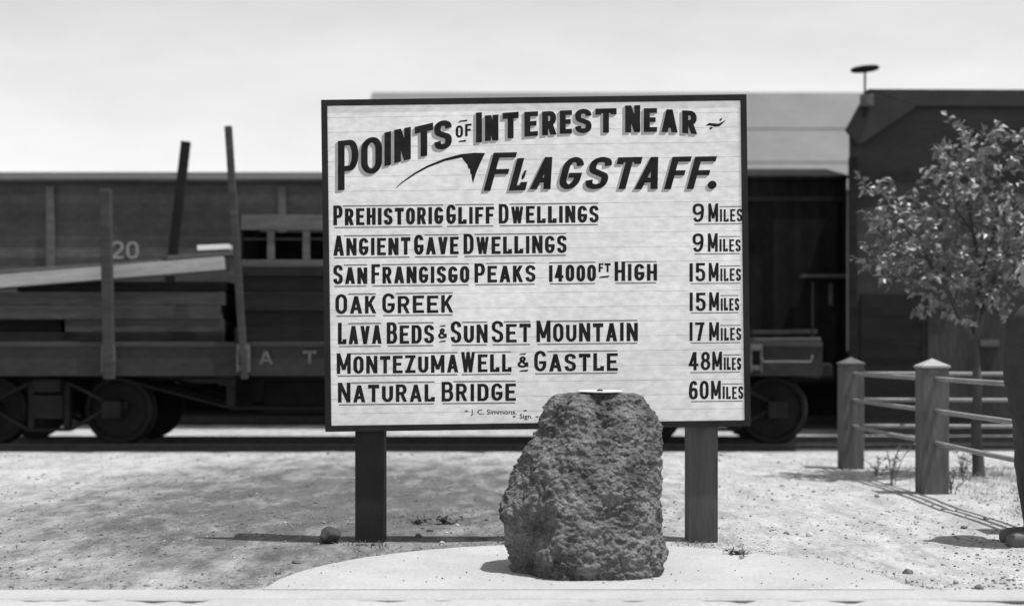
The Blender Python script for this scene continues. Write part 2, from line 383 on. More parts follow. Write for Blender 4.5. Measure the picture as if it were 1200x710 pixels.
_G = [c(arc(.5, 1 - r_, .5, r_, 12, 180, 16) + arc(.5, r_, .5, r_, 180, 360, 18) + [(1, .40)]), l((.58, .42), (1.0, .42))]
_S = [c(spl([(1, .76), (.9, .93), (.5, 1), (.1, .93), (0, .76), (.1, .60), (.5, .50), (.9, .40), (1, .24), (.9, .07), (.5, 0), (.1, .07), (0, .25)]))]
bowl = lambda v0, v1, u=1.0: c([(0, v1), (u - .38, v1)] + arc(u - .38, (v0 + v1) / 2, .38, (v1 - v0) / 2, 90, -90, 14) + [(0, v0)])
G = {
 'A': [d(.5, 1, 0, 0), d(.5, 1, 1, 0), l((.22, .24), (.78, .24))],
 'B': [l((0, 0), (0, 1)), bowl(.53, 1, .94), bowl(0, .53)],
 'C': _G, 'G': _G,
 'D': [l((0, 0), (0, 1)), c([(0, 1), (.5, 1)] + arc(.5, .68, .5, .32, 90, 0) + arc(.5, .32, .5, .32, 0, -90) + [(0, 0)])],
 'E': [l((0, 0), (0, 1)), l((0, 1), (1, 1)), l((0, .52), (.8, .52)), l((0, 0), (1, 0))],
 'F': [l((0, 0), (0, 1)), l((0, 1), (1, 1)), l((0, .50), (.8, .50))],
 'H': [l((0, 0), (0, 1)), l((1, 0), (1, 1)), l((0, .5), (1, .5))],
 'I': [l((.5, 0), (.5, 1))],
 'K': [l((0, 0), (0, 1)), d(.05, .36, .95, 1), d(.38, .60, 1, 0)],
 'L': [l((0, 0), (0, 1)), l((0, 0), (1, 0)), l((1, 0), (1, .12))],
 'M': [l((0, 0), (0, 1)), l((1, 0), (1, 1)), d(0, 1, .5, .18, .9), d(1, 1, .5, .18, .9)],
 'N': [l((0, 0), (0, 1)), l((1, 0), (1, 1)), d(0, 1, 1, 0)],
 'O': [_O],
 'P': [l((0, 0), (0, 1)), bowl(.42, 1)],
 'R': [l((0, 0), (0, 1)), bowl(.48, 1, .95), d(.5, .5, 1, 0)],
 'S': _S,
 'T': [l((.5, 0), (.5, 1)), l((0, 1), (1, 1)), l((0, .93), (0, 1)), l((1, .93), (1, 1))],
 'U': [c([(0, 1)] + arc(.5, r_, .5, r_, 180, 360, 18) + [(1, 1)])],
 'V': [d(0, 1, .5, 0), d(1, 1, .5, 0)],
 'W': [d(0, 1, .27, 0, .85), d(.5, 1, .27, 0, .8), d(.5, 1, .73, 0, .85), d(1, 1, .73, 0, .8)],
 'Y': [d(0, 1, .5, .45), d(1, 1, .5, .45), l((.5, 0), (.5, .5))],
 'Z': [l((0, 1), (1, 1)), l((0, 0), (1, 0)), d(.95, 1, .05, 0)],
 '&': [c(spl([(1, .02), (.7, .30), (.3, .62), (.22, .85), (.42, 1), (.62, .88), (.55, .68), (.2, .48), (0, .25), (.15, .05), (.45, 0), (.75, .12), (.95, .45)]))],
 '0': [_O],
 '1': [l((.5, 0), (.5, 1))],
 '2': [c(spl([(0, .74), (.12, .94), (.5, 1), (.9, .92), (1, .72), (.85, .5), (.4, .25), (0, 0)])), l((0, 0), (1, 0))],
 '4': [l((.72, 0), (.72, 1)), d(.66, 1, .02, .30), l((0, .26), (1, .26))],
 '5': [l((.08, 1), (.95, 1)), l((.08, .55), (.08, 1)), c(spl([(.08, .56), (.3, .64), (.62, .62), (.92, .5), (1, .3), (.9, .08), (.5, 0), (.12, .06), (0, .24)]))],
 '6': [c(spl([(.95, .82), (.75, .98), (.4, .98), (.1, .8), (0, .45), (0, .25), (.12, .06), (.5, 0), (.88, .06), (1, .28), (.88, .5), (.5, .56), (.05, .42)]))],
 '7': [l((0, 1), (1, 1)), d(.92, 1, .32, 0)],
 '8': [c(arc(.5, .765, .42, .235, 0, 360, 24)), c(arc(.5, .265, .5, .265, 0, 360, 24))],
 '.': [l((.5, 0), (.5, .03))],
}
G['9'] = [(k, [(1 - u, 1 - v) for u, v in p]) for k, p in G['6']]

class Sheet:
    """flat paint shapes on the board face; coordinates in board metres (x, z), each stroke a hair further out"""
    def __init__(s, conv): s.bm = bmesh.new(); s.k = 0; s.conv = conv; s.y0 = 0.0; s.mi = 0
    def layer(s, mi, y0): s.mi = mi; s.y0 = y0; return s
    def poly(s, pts):
        y = s.y0 - 0.000003 * (s.k % 61); s.k += 1
        vs = [s.bm.verts.new((p[0], y, p[1])) for p in (s.conv(q) for q in pts)]
        try: s.bm.faces.new(vs).material_index = s.mi
        except ValueError: pass
    def strip(s, L_, R_):
        y = s.y0 - 0.000003 * (s.k % 61); s.k += 1
        a, b_ = ([s.bm.verts.new((p[0], y - 1.5e-6 * i, p[1])) for i, p in enumerate(s.conv(q) for q in side)] for side in (L_, R_))
        for i in range(len(a) - 1): s.bm.faces.new((a[i], a[i + 1], b_[i + 1], b_[i])).material_index = s.mi
    def build(s, name, m, parent, loc, rot):
        for f in s.bm.faces:
            f.normal_update()
            if f.normal.y > 0: f.normal_flip()
        me = bpy.data.meshes.new(name); s.bm.to_mesh(me); s.bm.free()
        for k in (m if isinstance(m, (list, tuple)) else [m]): me.materials.append(k)
        o = bpy.data.objects.new(name, me); C.objects.link(o); o.parent = parent; o.location = loc; o.rotation_euler = rot
        return o

def glyph(sh, ch, x0, x1, top, bot, wv, wh, shear=0.0, off=(0, 0)):
    """ch between columns x0..x1; top/bot are functions of the column giving rows; wv, wh stroke widths"""
    H = bot((x0 + x1) / 2) - top((x0 + x1) / 2); Wd = x1 - x0
    if ch in 'I1.' : Wd = max(Wd, wv)
    def out_(X, Y):
        x = x0 + X; t = Y / H; y = bot(x) + (top(x) - bot(x)) * t
        return (x + shear * (bot(x) - y) + off[0], y + off[1])
    U = lambda u: wv / 2 + u * (Wd - wv)
    V = lambda v: wh / 2 + v * (H - wh)
    for kind, p in G[ch]:
        if kind == 'd':
            u0, v0, u1, v1, k = p; w = wv * k / 2 * 1.04
            a, e = (U(u0), v0 * H), (U(u1), v1 * H)
            sh.poly([out_(a[0] - w, a[1]), out_(a[0] + w, a[1]), out_(e[0] + w, e[1]), out_(e[0] - w, e[1])])
            continue
        P = [(U(u), V(v)) for u, v in p]; n = len(P); L_, R2 = [], []
        closed = kind == 'c' and abs(P[0][0] - P[-1][0]) + abs(P[0][1] - P[-1][1]) < 1e-3
        for i in range(n):
            if closed: a, e = P[(i - 1) % (n - 1)], P[(i + 1) % (n - 1)]
            else: a, e = P[max(i - 1, 0)], P[min(i + 1, n - 1)]
            dx, dy = e[0] - a[0], e[1] - a[1]; q = math.hypot(dx, dy) or 1; dx /= q; dy /= q
            X, Y = P[i]
            if kind == 'l':
                if i == 0: X -= dx * wv / 2 * abs(dx); Y -= dy * wh / 2 * abs(dy)
                if i == n - 1: X += dx * wv / 2 * abs(dx); Y += dy * wh / 2 * abs(dy)
            ox, oy = -dy * wv / 2, dx * wh / 2
            L_.append(out_(X + ox, Y + oy)); R2.append(out_(X - ox, Y - oy))
        sh.strip(L_, R2)

ADV = {'I': .42, '1': .42, 'M': 1.3, 'W': 1.35, 'L': .92, 'E': .94, 'F': .9, 'T': 1.0, '.': .4, '&': 1.1, 'O': 1.0, 'N': 1.08, 'A': 1.08, 'V': 1.05, 'S': .98}
def word(sh, txt, x0, x1, ytop, ycap, ybot, wv, wh, gap=0.20, first=1.0):
    """letters of a word between two columns; the first letter is taller (ycap) and a little wider"""
    a = [ADV.get(ch, 1.0) * (first if i == 0 else 1.0) for i, ch in enumerate(txt)]
    unit = (x1 - x0) / (sum(a) + gap * (len(txt) - 1)); x = x0
    for i, ch in enumerate(txt):
        w = a[i] * unit; jt = random.uniform(-.35, .35)
        tp = ycap if i == 0 else ytop
        glyph(sh, ch, x, x + w, lambda X, q=tp, j=jt: q(X) + j, lambda X, j=jt: ybot(X) + j * .5, wv * random.uniform(.96, 1.05), wh)
        x += w + gap * unit

# ------------------------------------------------------------------ the sign board
YB = 8.60                                    # board face
PXM = F / YB; SCX, SCY, ROLL = 628.0, 308.3, 0.0131
BW, BH = 498.5 / PXM, 388.5 / PXM
def b2l(q):                                  # photograph columns/rows on the board -> board metres
    x, z = (q[0] - SCX) / PXM, (SCY - q[1]) / PXM
    return (x * math.cos(ROLL) + z * math.sin(ROLL), -x * math.sin(ROLL) + z * math.cos(ROLL))
sign = thing('signboard', (wx(SCX, YB), YB + 0.12, 0), 'large white wooden signboard listing points of interest, in dark frame on two posts', 'signboard')
SL = (0, -0.12, wz(SCY, YB)); SR = (0, -ROLL, 0)
fw = 7.2 / PXM
b = MB(); nb = 22; ph = (BH - fw) / nb
for i in range(nb):                           # matched boards with shallow V joints
    z0 = -BH / 2 + fw / 2 + i * ph; z1 = z0 + ph; g = 0.0015
    xa, xb = -BW / 2 + fw / 2, BW / 2 - fw / 2
    b.face([(xa, 0, z0 + g), (xb, 0, z0 + g), (xb, 0, z1 - g), (xa, 0, z1 - g)])
    b.face([(xa, .004, z0), (xb, .004, z0), (xb, 0, z0 + g), (xa, 0, z0 + g)])
    b.face([(xa, 0, z1 - g), (xb, 0, z1 - g), (xb, .004, z1), (xa, .004, z1)])
xa, xb, za, zb = -BW / 2 + fw / 2, BW / 2 - fw / 2, -BH / 2 + fw / 2, BH / 2 - fw / 2
b.face([(xa, .026, za), (xa, .026, zb), (xb, .026, zb), (xb, .026, za)])
b.face([(xa, .004, zb), (xb, .004, zb), (xb, .026, zb), (xa, .026, zb)]); b.face([(xa, .004, za), (xa, .026, za), (xb, .026, za), (xb, .004, za)])
panel = b.build('panel', M['white_paint'], sign, recalc=False); panel.location = SL; panel.rotation_euler = SR
b = MB()
for s in (-1, 1):
    z = s * (BH / 2 - fw / 2); x = s * (BW / 2 - fw / 2)
    b.box(-BW / 2, BW / 2, -.005, .034, z - fw / 2, z + fw / 2, bev=.002)
    b.box(x - fw / 2, x + fw / 2, -.006, .035, -BH / 2 + fw, BH / 2 - fw, bev=.002)
fr = b.build('frame', M['dark_paint'], sign); fr.location = SL; fr.rotation_euler = SR
for pxl, pxr, m in ((416, 450, M['dark_paint']), (806.5, 841.5, M['post_paint'])):
    x0, x1 = wx(pxl, YB + .04), wx(pxr, YB + .04); xc = wx(SCX, YB)
    b = MB(); b.box(x0 - xc, x1 - xc, -.078, .10, -.35, wz(130, YB) , bev=.006); b.build('post', m, sign)

lin = lambda y0, x0=395.0: (lambda X: y0 - (X - x0) * 0.0112)
def put(sh, name, m, y): o = sh.build(name, m, sign, (SL[0], SL[1] - y, SL[2]), SR); return o
# title, letter by letter: letter, x0, x1, top-left row, top-right row, bottom-left row, bottom-right row
T1 = [('P', 396, 420, 165.5, 163, 223.5, 221), ('O', 423, 447.7, 163, 159, 204.5, 203), ('I', 450.5, 457.6, 155.8, 154, 195, 193.5),
      ('N', 462, 481.5, 152.5, 148.8, 191.5, 186.5), ('T', 486, 507.6, 149, 143.8, 185, 181.5), ('S', 508.8, 529.5, 142.8, 140, 177, 173.5),
      ('I', 557.8, 564.2, 132.3, 131.8, 167.4, 166.8), ('N', 568.3, 584.2, 135.6, 134.4, 165.6, 164.6), ('T', 589, 607.8, 132.6, 131.2, 163, 161.6),
      ('E', 614.5, 630.5, 131.4, 130.6, 160.6, 159.2), ('R', 635.3, 652.3, 131, 130, 159, 157.8), ('E', 656, 670.3, 129.8, 129.3, 157.3, 156.6),
      ('S', 674, 693.2, 128.2, 127.6, 156.7, 156), ('T', 697.7, 722.6, 127.7, 127, 156, 155.6), ('N', 732.6, 750.3, 124, 123.5, 155.5, 155),
      ('E', 754.5, 770, 127.2, 127, 155, 154.6), ('A', 775.3, 794, 128.3, 128.6, 155, 155.5), ('R', 799.5, 817, 129.5, 130.5, 156, 157.5)]
def letters(L_, sh, off, wv, wh, shear=0):
    for q in L_:
        ch, x0, x1, a, b_, c_, d_ = q[:7]
        k = q[7] if len(q) > 7 else 1.0
        tp = lambda X: a + (b_ - a) * (X - x0) / (x1 - x0); bt = lambda X: c_ + (d_ - c_) * (X - x0) / (x1 - x0)
        glyph(sh, ch, x0, x1, tp, bt, wv * k, wh * k, shear, off)
INK = [M['letter_black'], M['letter_grey'], M['rule_grey']]
def titled(L_, wv, wh, shear=0.0, extra=None):
    sh = Sheet(b2l).layer(1, 0.0)
    for k in (3.6, 2.4, 1.2): letters(L_, sh, (-0.95 * k, 0.95 * k), wv, wh, shear)
    sh.layer(0, -0.0003); letters(L_, sh, (0, 0), wv, wh, shear)
    if extra: extra(sh)
    put(sh, 'title_lettering', INK, .00022)
T1 = [q + ((1.12,) if i < 6 else (1.0,)) for i, q in enumerate(T1)]
titled(T1[:6], 7.0, 5.6); titled(T1[6:14], 7.0, 5.6); titled(T1[14:], 7.0, 5.6)
sh = Sheet(b2l); letters([('O', 534, 542.6, 147.5, 147, 161.8, 161.2), ('F', 545, 552.6, 145.6, 145, 160, 159.5)], sh, (0, 0), 3.0, 2.5)
sh.poly([(536, 144.5), (539, 141.6), (548, 140.4), (547, 142.6), (540, 143.2)]); sh.poly([(536.5, 167), (538.5, 165.2), (546.5, 163.9), (545.5, 166.4)])
put(sh, 'title_lettering', INK, .00042)
sh = Sheet(b2l)
sh.strip([(826.5, 147.5), (831, 144.3), (837, 144.8), (842, 145.2), (850.5, 141)], [(827.5, 147.6), (832, 147.4), (838, 148.8), (843, 148.4), (850.8, 141.2)])
sh.poly([(831, 150.5), (834, 148.8), (835.5, 150), (832.2, 152.6)]); sh.poly([(842.5, 141.5), (845, 138.4), (846.5, 139.4), (844.5, 142)])
put(sh, 'flourish', INK, .00042)
T2 = [('F', 566.5, 594.0, 179.2, 178.6, 224, 223.2), ('L', 596, 615.5, 185.6, 185, 223.8, 223), ('A', 620.8, 645, 184.3, 184, 222, 221.8),
      ('G', 652.6, 677, 184.4, 184, 222.2, 221.8), ('S', 683.5, 709.5, 184.4, 183.8, 222.2, 221.6), ('T', 714.5, 743.0, 184.6, 184, 222, 221.6),
      ('A', 743.5, 770.5, 184.2, 184, 222, 221.6), ('F', 778, 800.5, 184, 183.4, 222, 221.6), ('F', 804.5, 830, 183.8, 183.2, 221.8, 221.4)]
def place_marks(sh):
    cx, cy = 834.5, 216.9
    for i, o_ in ((1, 3.2), (0, 0)):
        sh.layer(i, -.0003 * (1 - i)); sh.poly([(cx - o_ + 5.3 * math.cos(R(a)) + 0.5 * math.sin(R(a)), cy + o_ - 4.9 * math.sin(R(a))) for a in range(0, 360, 20)])
    sh.poly([(611.5, 206), (614.8, 199.8), (617.2, 199.8), (614.5, 208.5), (612.0, 211), (611, 209)])
titled(T2, 8.2, 6.0, 0.27, place_marks)
sh = Sheet(b2l)      # the long whip and its feathered hook, left of the second title line
top_ = [(463.5, 220.6), (470, 214), (485, 203), (500, 194.5), (520, 186.3), (540, 180.8), (556, 179.2), (568.5, 179.6)]
low_ = [(463.8, 220.9), (471, 215), (486.5, 204.6), (501.5, 196.6), (521.5, 189), (541, 184.8), (553, 184.2), (566, 184.6)]
sh.strip(top_, low_)
sh.poly([(551, 182.5), (568.5, 179.6), (562.5, 192), (557.5, 204), (554.2, 215.3), (552.6, 208), (552.4, 198)])
for q in ([(540.5, 184), (545.5, 183), (549, 193), (546.4, 192)], [(545, 184), (550, 183), (552.0, 198.5), (548.8, 197.5)], [(549, 184), (554, 184), (553.4, 205), (551.2, 204)]): sh.poly(q)
put(sh, 'swash', INK, .00042)

W1, W2 = 4.3, 3.4
ROWS = [  # words (text, x0, x1), row of small-letter top, capital top, foot (at column 395)
 ([('PREHISTORIC', 390.6, 519.5), ('CLIFF', 523, 579), ('DWELLINGS', 584.5, 701.5)], 244.3, 241.2, 264.2, ('9', 'MILES', 811.5, 825, 830, 869.8, 265)),
 ([('ANCIENT', 390.6, 481), ('CAVE', 485.2, 537.5), ('DWELLINGS', 543.2, 664)], 279.2, 276.0, 299.6, ('9', 'MILES', 811.5, 824.5, 829.5, 868, 300)),
 ([('SAN', 390.6, 430.5), ('FRANCISCO', 435.2, 550), ('PEAKS', 556, 627.5), ('14000', 643.2, 698.4), ('HIGH', 720.2, 770)], 313.4, 310.2, 333.0, ('15', 'MILES', 807.5, 826.5, 830.5, 868.3, 334.5)),
 ([('OAK', 393, 441), ('CREEK', 448, 531.2)], 347.3, 344.6, 367.8, ('15', 'MILES', 807.5, 827.0, 831, 866.3, 369)),
 ([('LAVA', 396, 447.2), ('BEDS', 453.2, 508.6), ('SUN', 528.2, 571.5), ('SET', 576.2, 622), ('MOUNTAIN', 628.6, 747.5)], 381.8, 378.2, 403.4, ('17', 'MILES', 807.5, 825.6, 831, 868.6, 404)),
 ([('MONTEZUMA', 394.6, 537), ('WELL', 540, 599.5), ('CASTLE', 626, 724)], 417.2, 413.8, 437.9, ('48', 'MILES', 807, 832.5, 834.6, 868.6, 438.5)),
 ([('NATURAL', 396, 509.6), ('BRIDGE', 517.5, 604.6)], 451.2, 448.4, 471.6, ('60', 'MILES', 807.3, 830.5, 833.2, 871, 472.5)),
]
for words, yt, yc, yb, (num, mil, nx0, nx1, mx0, mx1, nyb) in ROWS:
    for txt, x0, x1 in words:
        sh = Sheet(b2l).layer(2, 0.0)
        unit = (x1 - x0) / (len(txt) * 1.22)
        t = lin(yt); f_ = lin(yb); xs_ = x0 + unit * (1.15 if txt != '14000' else 0)
        for a, e, y, hh in ((xs_, x1 - .5, lambda X: t(X) - 3.3, 1.5), (x0 + 1, x1 - 1, lambda X: f_(X) + 1.9, 1.5)):
            sh.poly([(a, y(a)), (e, y(e)), (e, y(e) + hh), (a, y(a) + hh)])
        sh.layer(0, -.0003)
        word(sh, txt, x0, x1, lin(yt), lin(yc if txt != '14000' else yt), lin(yb), W1, W2, 0.24, 1.04)
        if txt == '14000':
            letters([('F', 701.4, 707.2, 308.6, 308.6, 319, 319), ('T', 708.4, 715.6, 308.5, 308.4, 318.9, 318.8)], sh, (0, 0), 2.4, 2.1)
            sh.poly([(701.5, 326), (704, 324), (714.5, 322.6), (712.5, 325.2)])
        put(sh, 'place_lettering', INK, .00022)
    sh = Sheet(b2l)
    if words[0][0] == 'LAVA':
        letters([('&', 513.2, 524.6, 384.6, 384.5, 396.8, 396.6)], sh, (0, 0), 2.8, 2.4)
        sh.poly([(514.5, 383), (517, 381.2), (522.5, 380.6), (521.5, 382.4)]); sh.poly([(514, 401), (516, 399.4), (523, 398.6), (521.5, 400.6)])
        put(sh, 'ampersand', INK, .00042)
    elif words[0][0] == 'MONTEZUMA':
        letters([('&', 606.3, 620.4, 417.4, 417.2, 430.8, 430.6)], sh, (0, 0), 3.1, 2.6)
        sh.poly([(608, 415.8), (610, 414.2), (617, 413.6), (615.5, 415.4)]); sh.poly([(608, 435.4), (610, 433.8), (619.5, 432.9), (618, 435.2)])
        put(sh, 'ampersand', INK, .00042)
    sh = Sheet(b2l).layer(2, 0.0)
    nf = lambda X: nyb - (X - 395) * 0.0112
    hcap = 21.6
    for a, e, dy in ((mx0 + 13, mx1 - 1, -18.2), (nx0 + 2, mx1 - 1, 2.0)):
        sh.poly([(a, nf(a) + dy), (e, nf(e) + dy), (e, nf(e) + dy + 1.2), (a, nf(a) + dy + 1.2)])
    sh.layer(0, -.0003)
    if len(num) == 1: glyph(sh, num, nx0, nx1, lambda X: nf(X) - hcap, nf, 3.6, 3.0)
    else: word(sh, num, nx0, nx1, lambda X: nf(X) - hcap, lambda X: nf(X) - hcap, nf, 3.7, 3.1, 0.22)
    glyph(sh, 'M', mx0, mx0 + 11.6, lambda X: nf(X) - hcap, nf, 3.2, 2.8)
    word(sh, mil[1:], mx0 + 13.6, mx1, lambda X: nf(X) - 14.6, lambda X: nf(X) - 14.6, nf, 2.5, 2.1, 0.26)
    put(sh, 'mileage_lettering', INK, .00022)

# the painter's small signature
def small_text(txt, px0, pxb, h_px, w_px, parent, m, name, y):
    cu = bpy.data.curves.new(name, 'FONT'); cu.body = txt; cu.size = 1; cu.offset = 0.012; cu.resolution_u = 3
    o = bpy.data.objects.new(name, cu); C.objects.link(o); bpy.context.view_layer.update()
    me = bpy.data.meshes.new_from_object(o.evaluated_get(bpy.context.evaluated_depsgraph_get()))
    bpy.data.objects.remove(o); bpy.data.curves.remove(cu)
    x0 = min(v.co.x for v in me.vertices); x1 = max(v.co.x for v in me.vertices); y1 = max(v.co.y for v in me.vertices)
    for v in me.vertices:
        q = b2l((px0 + (v.co.x - x0) / (x1 - x0) * w_px, pxb - v.co.y / y1 * h_px)); v.co = (q[0], 0, q[1])
    me.materials.clear(); me.materials.append(m)
    o = bpy.data.objects.new(name, me); C.objects.link(o); o.parent = parent; o.location = (SL[0], SL[1] - y, SL[2]); o.rotation_euler = SR
small_text('J. C. Simmons.', 551.5, 485.2, 5.6, 54, sign, M['letter_black'], 'signature_lettering', .00042)
small_text('Sign.', 609, 490.2, 5.4, 15, sign, M['letter_black'], 'signature_lettering', .00042)
sh = Sheet(b2l)
for x, y in ((544, 482), (613, 481.4), (600, 488.4), (627, 488.6)):
    sh.poly([(x, y), (x + 2.5, y - 1.4), (x + 5, y - .6), (x + 2.4, y + .5)])
put(sh, 'signature_flourish', M['letter_black'], .00042)

# ------------------------------------------------------------------ the lava rock and the dish on it
YR = 7.45
def rock():
    px_s = F / YR
    prof = [(683, 612, 760), (676, 600, 770), (668, 595.5, 776), (655, 593.5, 777.5), (640, 591, 778.6), (620, 590, 775.5), (602, 586.5, 774.5), (590, 585.6, 773), (580, 587.5, 773.5), (560, 595, 776),
            (540, 607.6, 777), (520, 620, 777), (500, 631, 778.3), (490, 636.5, 776.5), (480, 642, 771), (470, 647, 763), (464, 650, 757.5)]
    rows = []
    for py, a, e in prof:
        rows.append(((EYE + (411 - py) / px_s), (a - 600) / px_s, (e - 600) / px_s))
    zb_, zt_ = 0.0, EYE + (411 - 462) / px_s
    cx = wx(682, YR); xo = cx
    rows[0] = (-0.02,) + rows[0][1:]
    zs = [r0[0] for r0 in rows]
    def at(z):
        for i in range(len(rows) - 1):
            if z <= rows[i + 1][0] or i == len(rows) - 2:
                t = (z - rows[i][0]) / (rows[i + 1][0] - rows[i][0]); t = max(0, min(1, t)); t = t * t * (3 - 2 * t) * .4 + t * .6
                return rows[i][1] + (rows[i + 1][1] - rows[i][1]) * t, rows[i][2] + (rows[i + 1][2] - rows[i][2]) * t
    NV, NT, CAP = 260, 420, 26
    b = MB(); rings = []
    def disp(p):
        p = Vector(p)
        k = 0.030 * noise.noise(p * 3.2 + Vector((5, 2, 9))) + 0.024 * noise.noise(p * 7.5)
        rid = 1 - abs(noise.noise(p * 11 + Vector((3, 8, 1)))) * 2
        k += 0.020 * rid * rid * noise.noise(p * 4.1 + Vector((9, 9, 1)))
        k += 0.014 * noise.noise(p * 17) + 0.014 * noise.noise(p * 34)
        v = noise.voronoi(p * 26)[0][0]
        k -= 0.016 * max(0, 0.42 - v) * (1.2 + noise.noise(p * 5))
        k += 0.008 * noise.noise(p * 70) - .010
        return k * 1.1 * (1 - .45 * max(0, min(1, (p.z - zt_ + .05) / .05)))
    def ring(z, sc, zoff=0.0):
        a, e = at(z); mx, hw = (a + e) / 2, (e - a) / 2; out_ = []
        lean = 0
        for k in range(NT):
            th = 2 * math.pi * k / NT; ct, st = math.cos(th), math.sin(th); ex = 2 / 2.35
            x = mx + hw * sc * math.copysign(abs(ct) ** ex, ct); y = hw * .80 * sc * math.copysign(abs(st) ** ex, st)
            tt = max(0, (z - (zt_ - .07)) / .07); y *= 1 - .10 * tt * tt
            if st < 0:                      # the broad right face leans back, the left face is a steeper break
                wgt = max(0, min(1, (ct + .55) / .5)); y += (-st) * wgt * sc * (0.15 * max(0, z - .12) / zt_)
                y += (-st) * sc * .13 * max(0, min(1, (-ct - .28) / .5)) * (1 + .6 * (1 - z / zt_))
            y += .17 * max(0, z - .10) / zt_
            p = Vector((x, y, z + zoff)); nrm = Vector((ct, st, 0.10 if sc == 1 else 1.4 * (1 - sc) + .2)).normalized()
            kk = disp(p) + .045 * (abs(noise.noise(p * 2.1 + Vector((1.3, 7.7, 2.1)))) - .18) * (1 if abs(ct) < .75 else .3)
            q = p + nrm * (kk if sc == 1 else kk * (0.25 + .75 * sc * sc))
            out_.append(b.bm.verts.new((q.x - xo, q.y, q.z)))
        return out_
    for i in range(NV + 1): rings.append(ring(-0.02 + (zt_ - 0.012 + 0.02) * i / NV, 1.0))
    for i in range(1, CAP): rings.append(ring(zt_ - 0.012, 1 - (i / CAP), 0.012 * math.sin(min(1, i / 5) * math.pi / 2)))
    for p, q in zip(rings, rings[1:]):
        for k in range(NT): b.bm.faces.new((p[k], p[(k + 1) % NT], q[(k + 1) % NT], q[k]))
    b.bm.faces.new(rings[-1])
    o = b.build('lava_rock', M['lava'], smooth=True); o.location = (xo, YR, 0.002)
    tag(o, 'big rough dark lava rock standing on the half-round concrete apron before the board', 'rock')
    return xo, max(v.co.z for v in o.data.vertices if abs(v.co.x + xo - wx(706, YR)) < .12 and abs(v.co.y - .19) < .12)
rx, rz_ = rock()
dx_ = wx(706, YR - .02)
t = thing('fountain_dish', (dx_, YR + .19, rz_ + .000), 'shallow white round dish lying flat on top of the lava rock', 'dish')
b = MB(); b.lathe([(.085, 0), (.115, .004), (.126, .007), (.127, .011), (.121, .013), (.110, .009), (.06, .006)], n=48); b.build('basin', M['dish'], t, smooth=True)
b = MB(); b.lathe([(.020, .005), (.020, .012), (.012, .019), (.004, .021)], n=20); b.build('spout', M['iron'], t, smooth=True)

# ------------------------------------------------------------------ flatcar
FY0 = 16.26                                  # its near side
zd = wz(400.5, FY0); zs0 = wz(440.5, FY0)
fx0, fx1 = wx(-62, FY0), wx(964, FY0)
FYC = 2 * YT - FY0 if False else YT
fc = thing('flatcar', ((fx0 + fx1) / 2, YT, 0), 'dark wooden railway flatcar carrying timber behind the left of the board', 'railway car')
cxf = (fx0 + fx1) / 2; hw = YT - FY0
def L_(x): return x - cxf
b = MB(); b.box(fx0 - cxf, fx1 - cxf, -hw - .0, hw, zd - .06, zd, bev=.006); b.build('deck', M['timber'], fc)
for s in (-1, 1):
    b = MB(); b.box(fx0 - cxf, fx1 - cxf, s * (hw - .08) - .065, s * (hw - .08) + .065, zs0, zd - .061, bev=.008); b.build('side_sill', M['flat_paint'], fc)
for s in (-1, 1):
    b = MB(); x = fx0 - cxf + .09 if s < 0 else fx1 - cxf - .09
    b.box(x - .09, x + .09, -hw + .16, hw - .16, zs0 - .03, zd - .062, bev=.008); b.build('end_sill', M['flat_paint'], fc)
for y in (-.5, .5):
    b = MB(); b.box(fx0 - cxf + .19, fx1 - cxf - .19, y - .07, y + .07, zs0 - .06, zd - .062); b.build('centre_sill', M['iron'], fc)
tx0, tx1 = wx(67, 16.9) - cxf, wx(832, 16.9) - cxf
for y in (-.95, -.32, .32, .95):
    b = MB(); b.tube([(tx0 + .3, y, zs0 + .1), (tx0 + 2.2, y, .50), (tx1 - 2.2, y, .50), (tx1 - .3, y, zs0 + .1)], .02, 8); b.build('truss_rod', M['iron'], fc)
for x in (tx0 + 2.2, tx1 - 2.2):
    b = MB(); b.box(x - .1, x + .1, -1.2, 1.2, zs0 - .12, zs0 + .05); b.box(x - .05, x + .05, -1.0, 1.0, .52, zs0 - .12); b.build('needle_beam', M['iron'], fc)
b = MB(); b.lathe([(.05, -.02), (.19, 0), (.2, .02), (.2, .5), (.19, .52), (.05, .54)], (0, 0, 0), 'y', 24)
o = b.build('brake_cylinder', M['iron'], fc, smooth=True); o.location = (.3, -.35, .62)
b = MB(); b.box(-.35, .55, -.3, .2, .40, zs0 - .08, bev=.03); o = b.build('equipment_box', M['iron'], fc); o.location = (-1.3, 0, 0)
def wheel(parent, x, y, s, dz=0.0):
    r = .42; b = MB()
    b.lathe([(.09, -.07), (.12, -.06), (.13, -.02), (.33, .0), (.36, -.05), (r - .02, -.055), (r, -.04), (r, .045), (r + .028, .055), (r + .025, .08), (.34, .08), (.12, .07), (.1, .08)], (0, 0, 0), 'y', 40)
    o = b.build('wheel', M['iron'], parent, smooth=False); o.location = (x, y, .152 + r + dz)
    if s > 0: o.rotation_euler = (0, 0, math.pi)
    return o
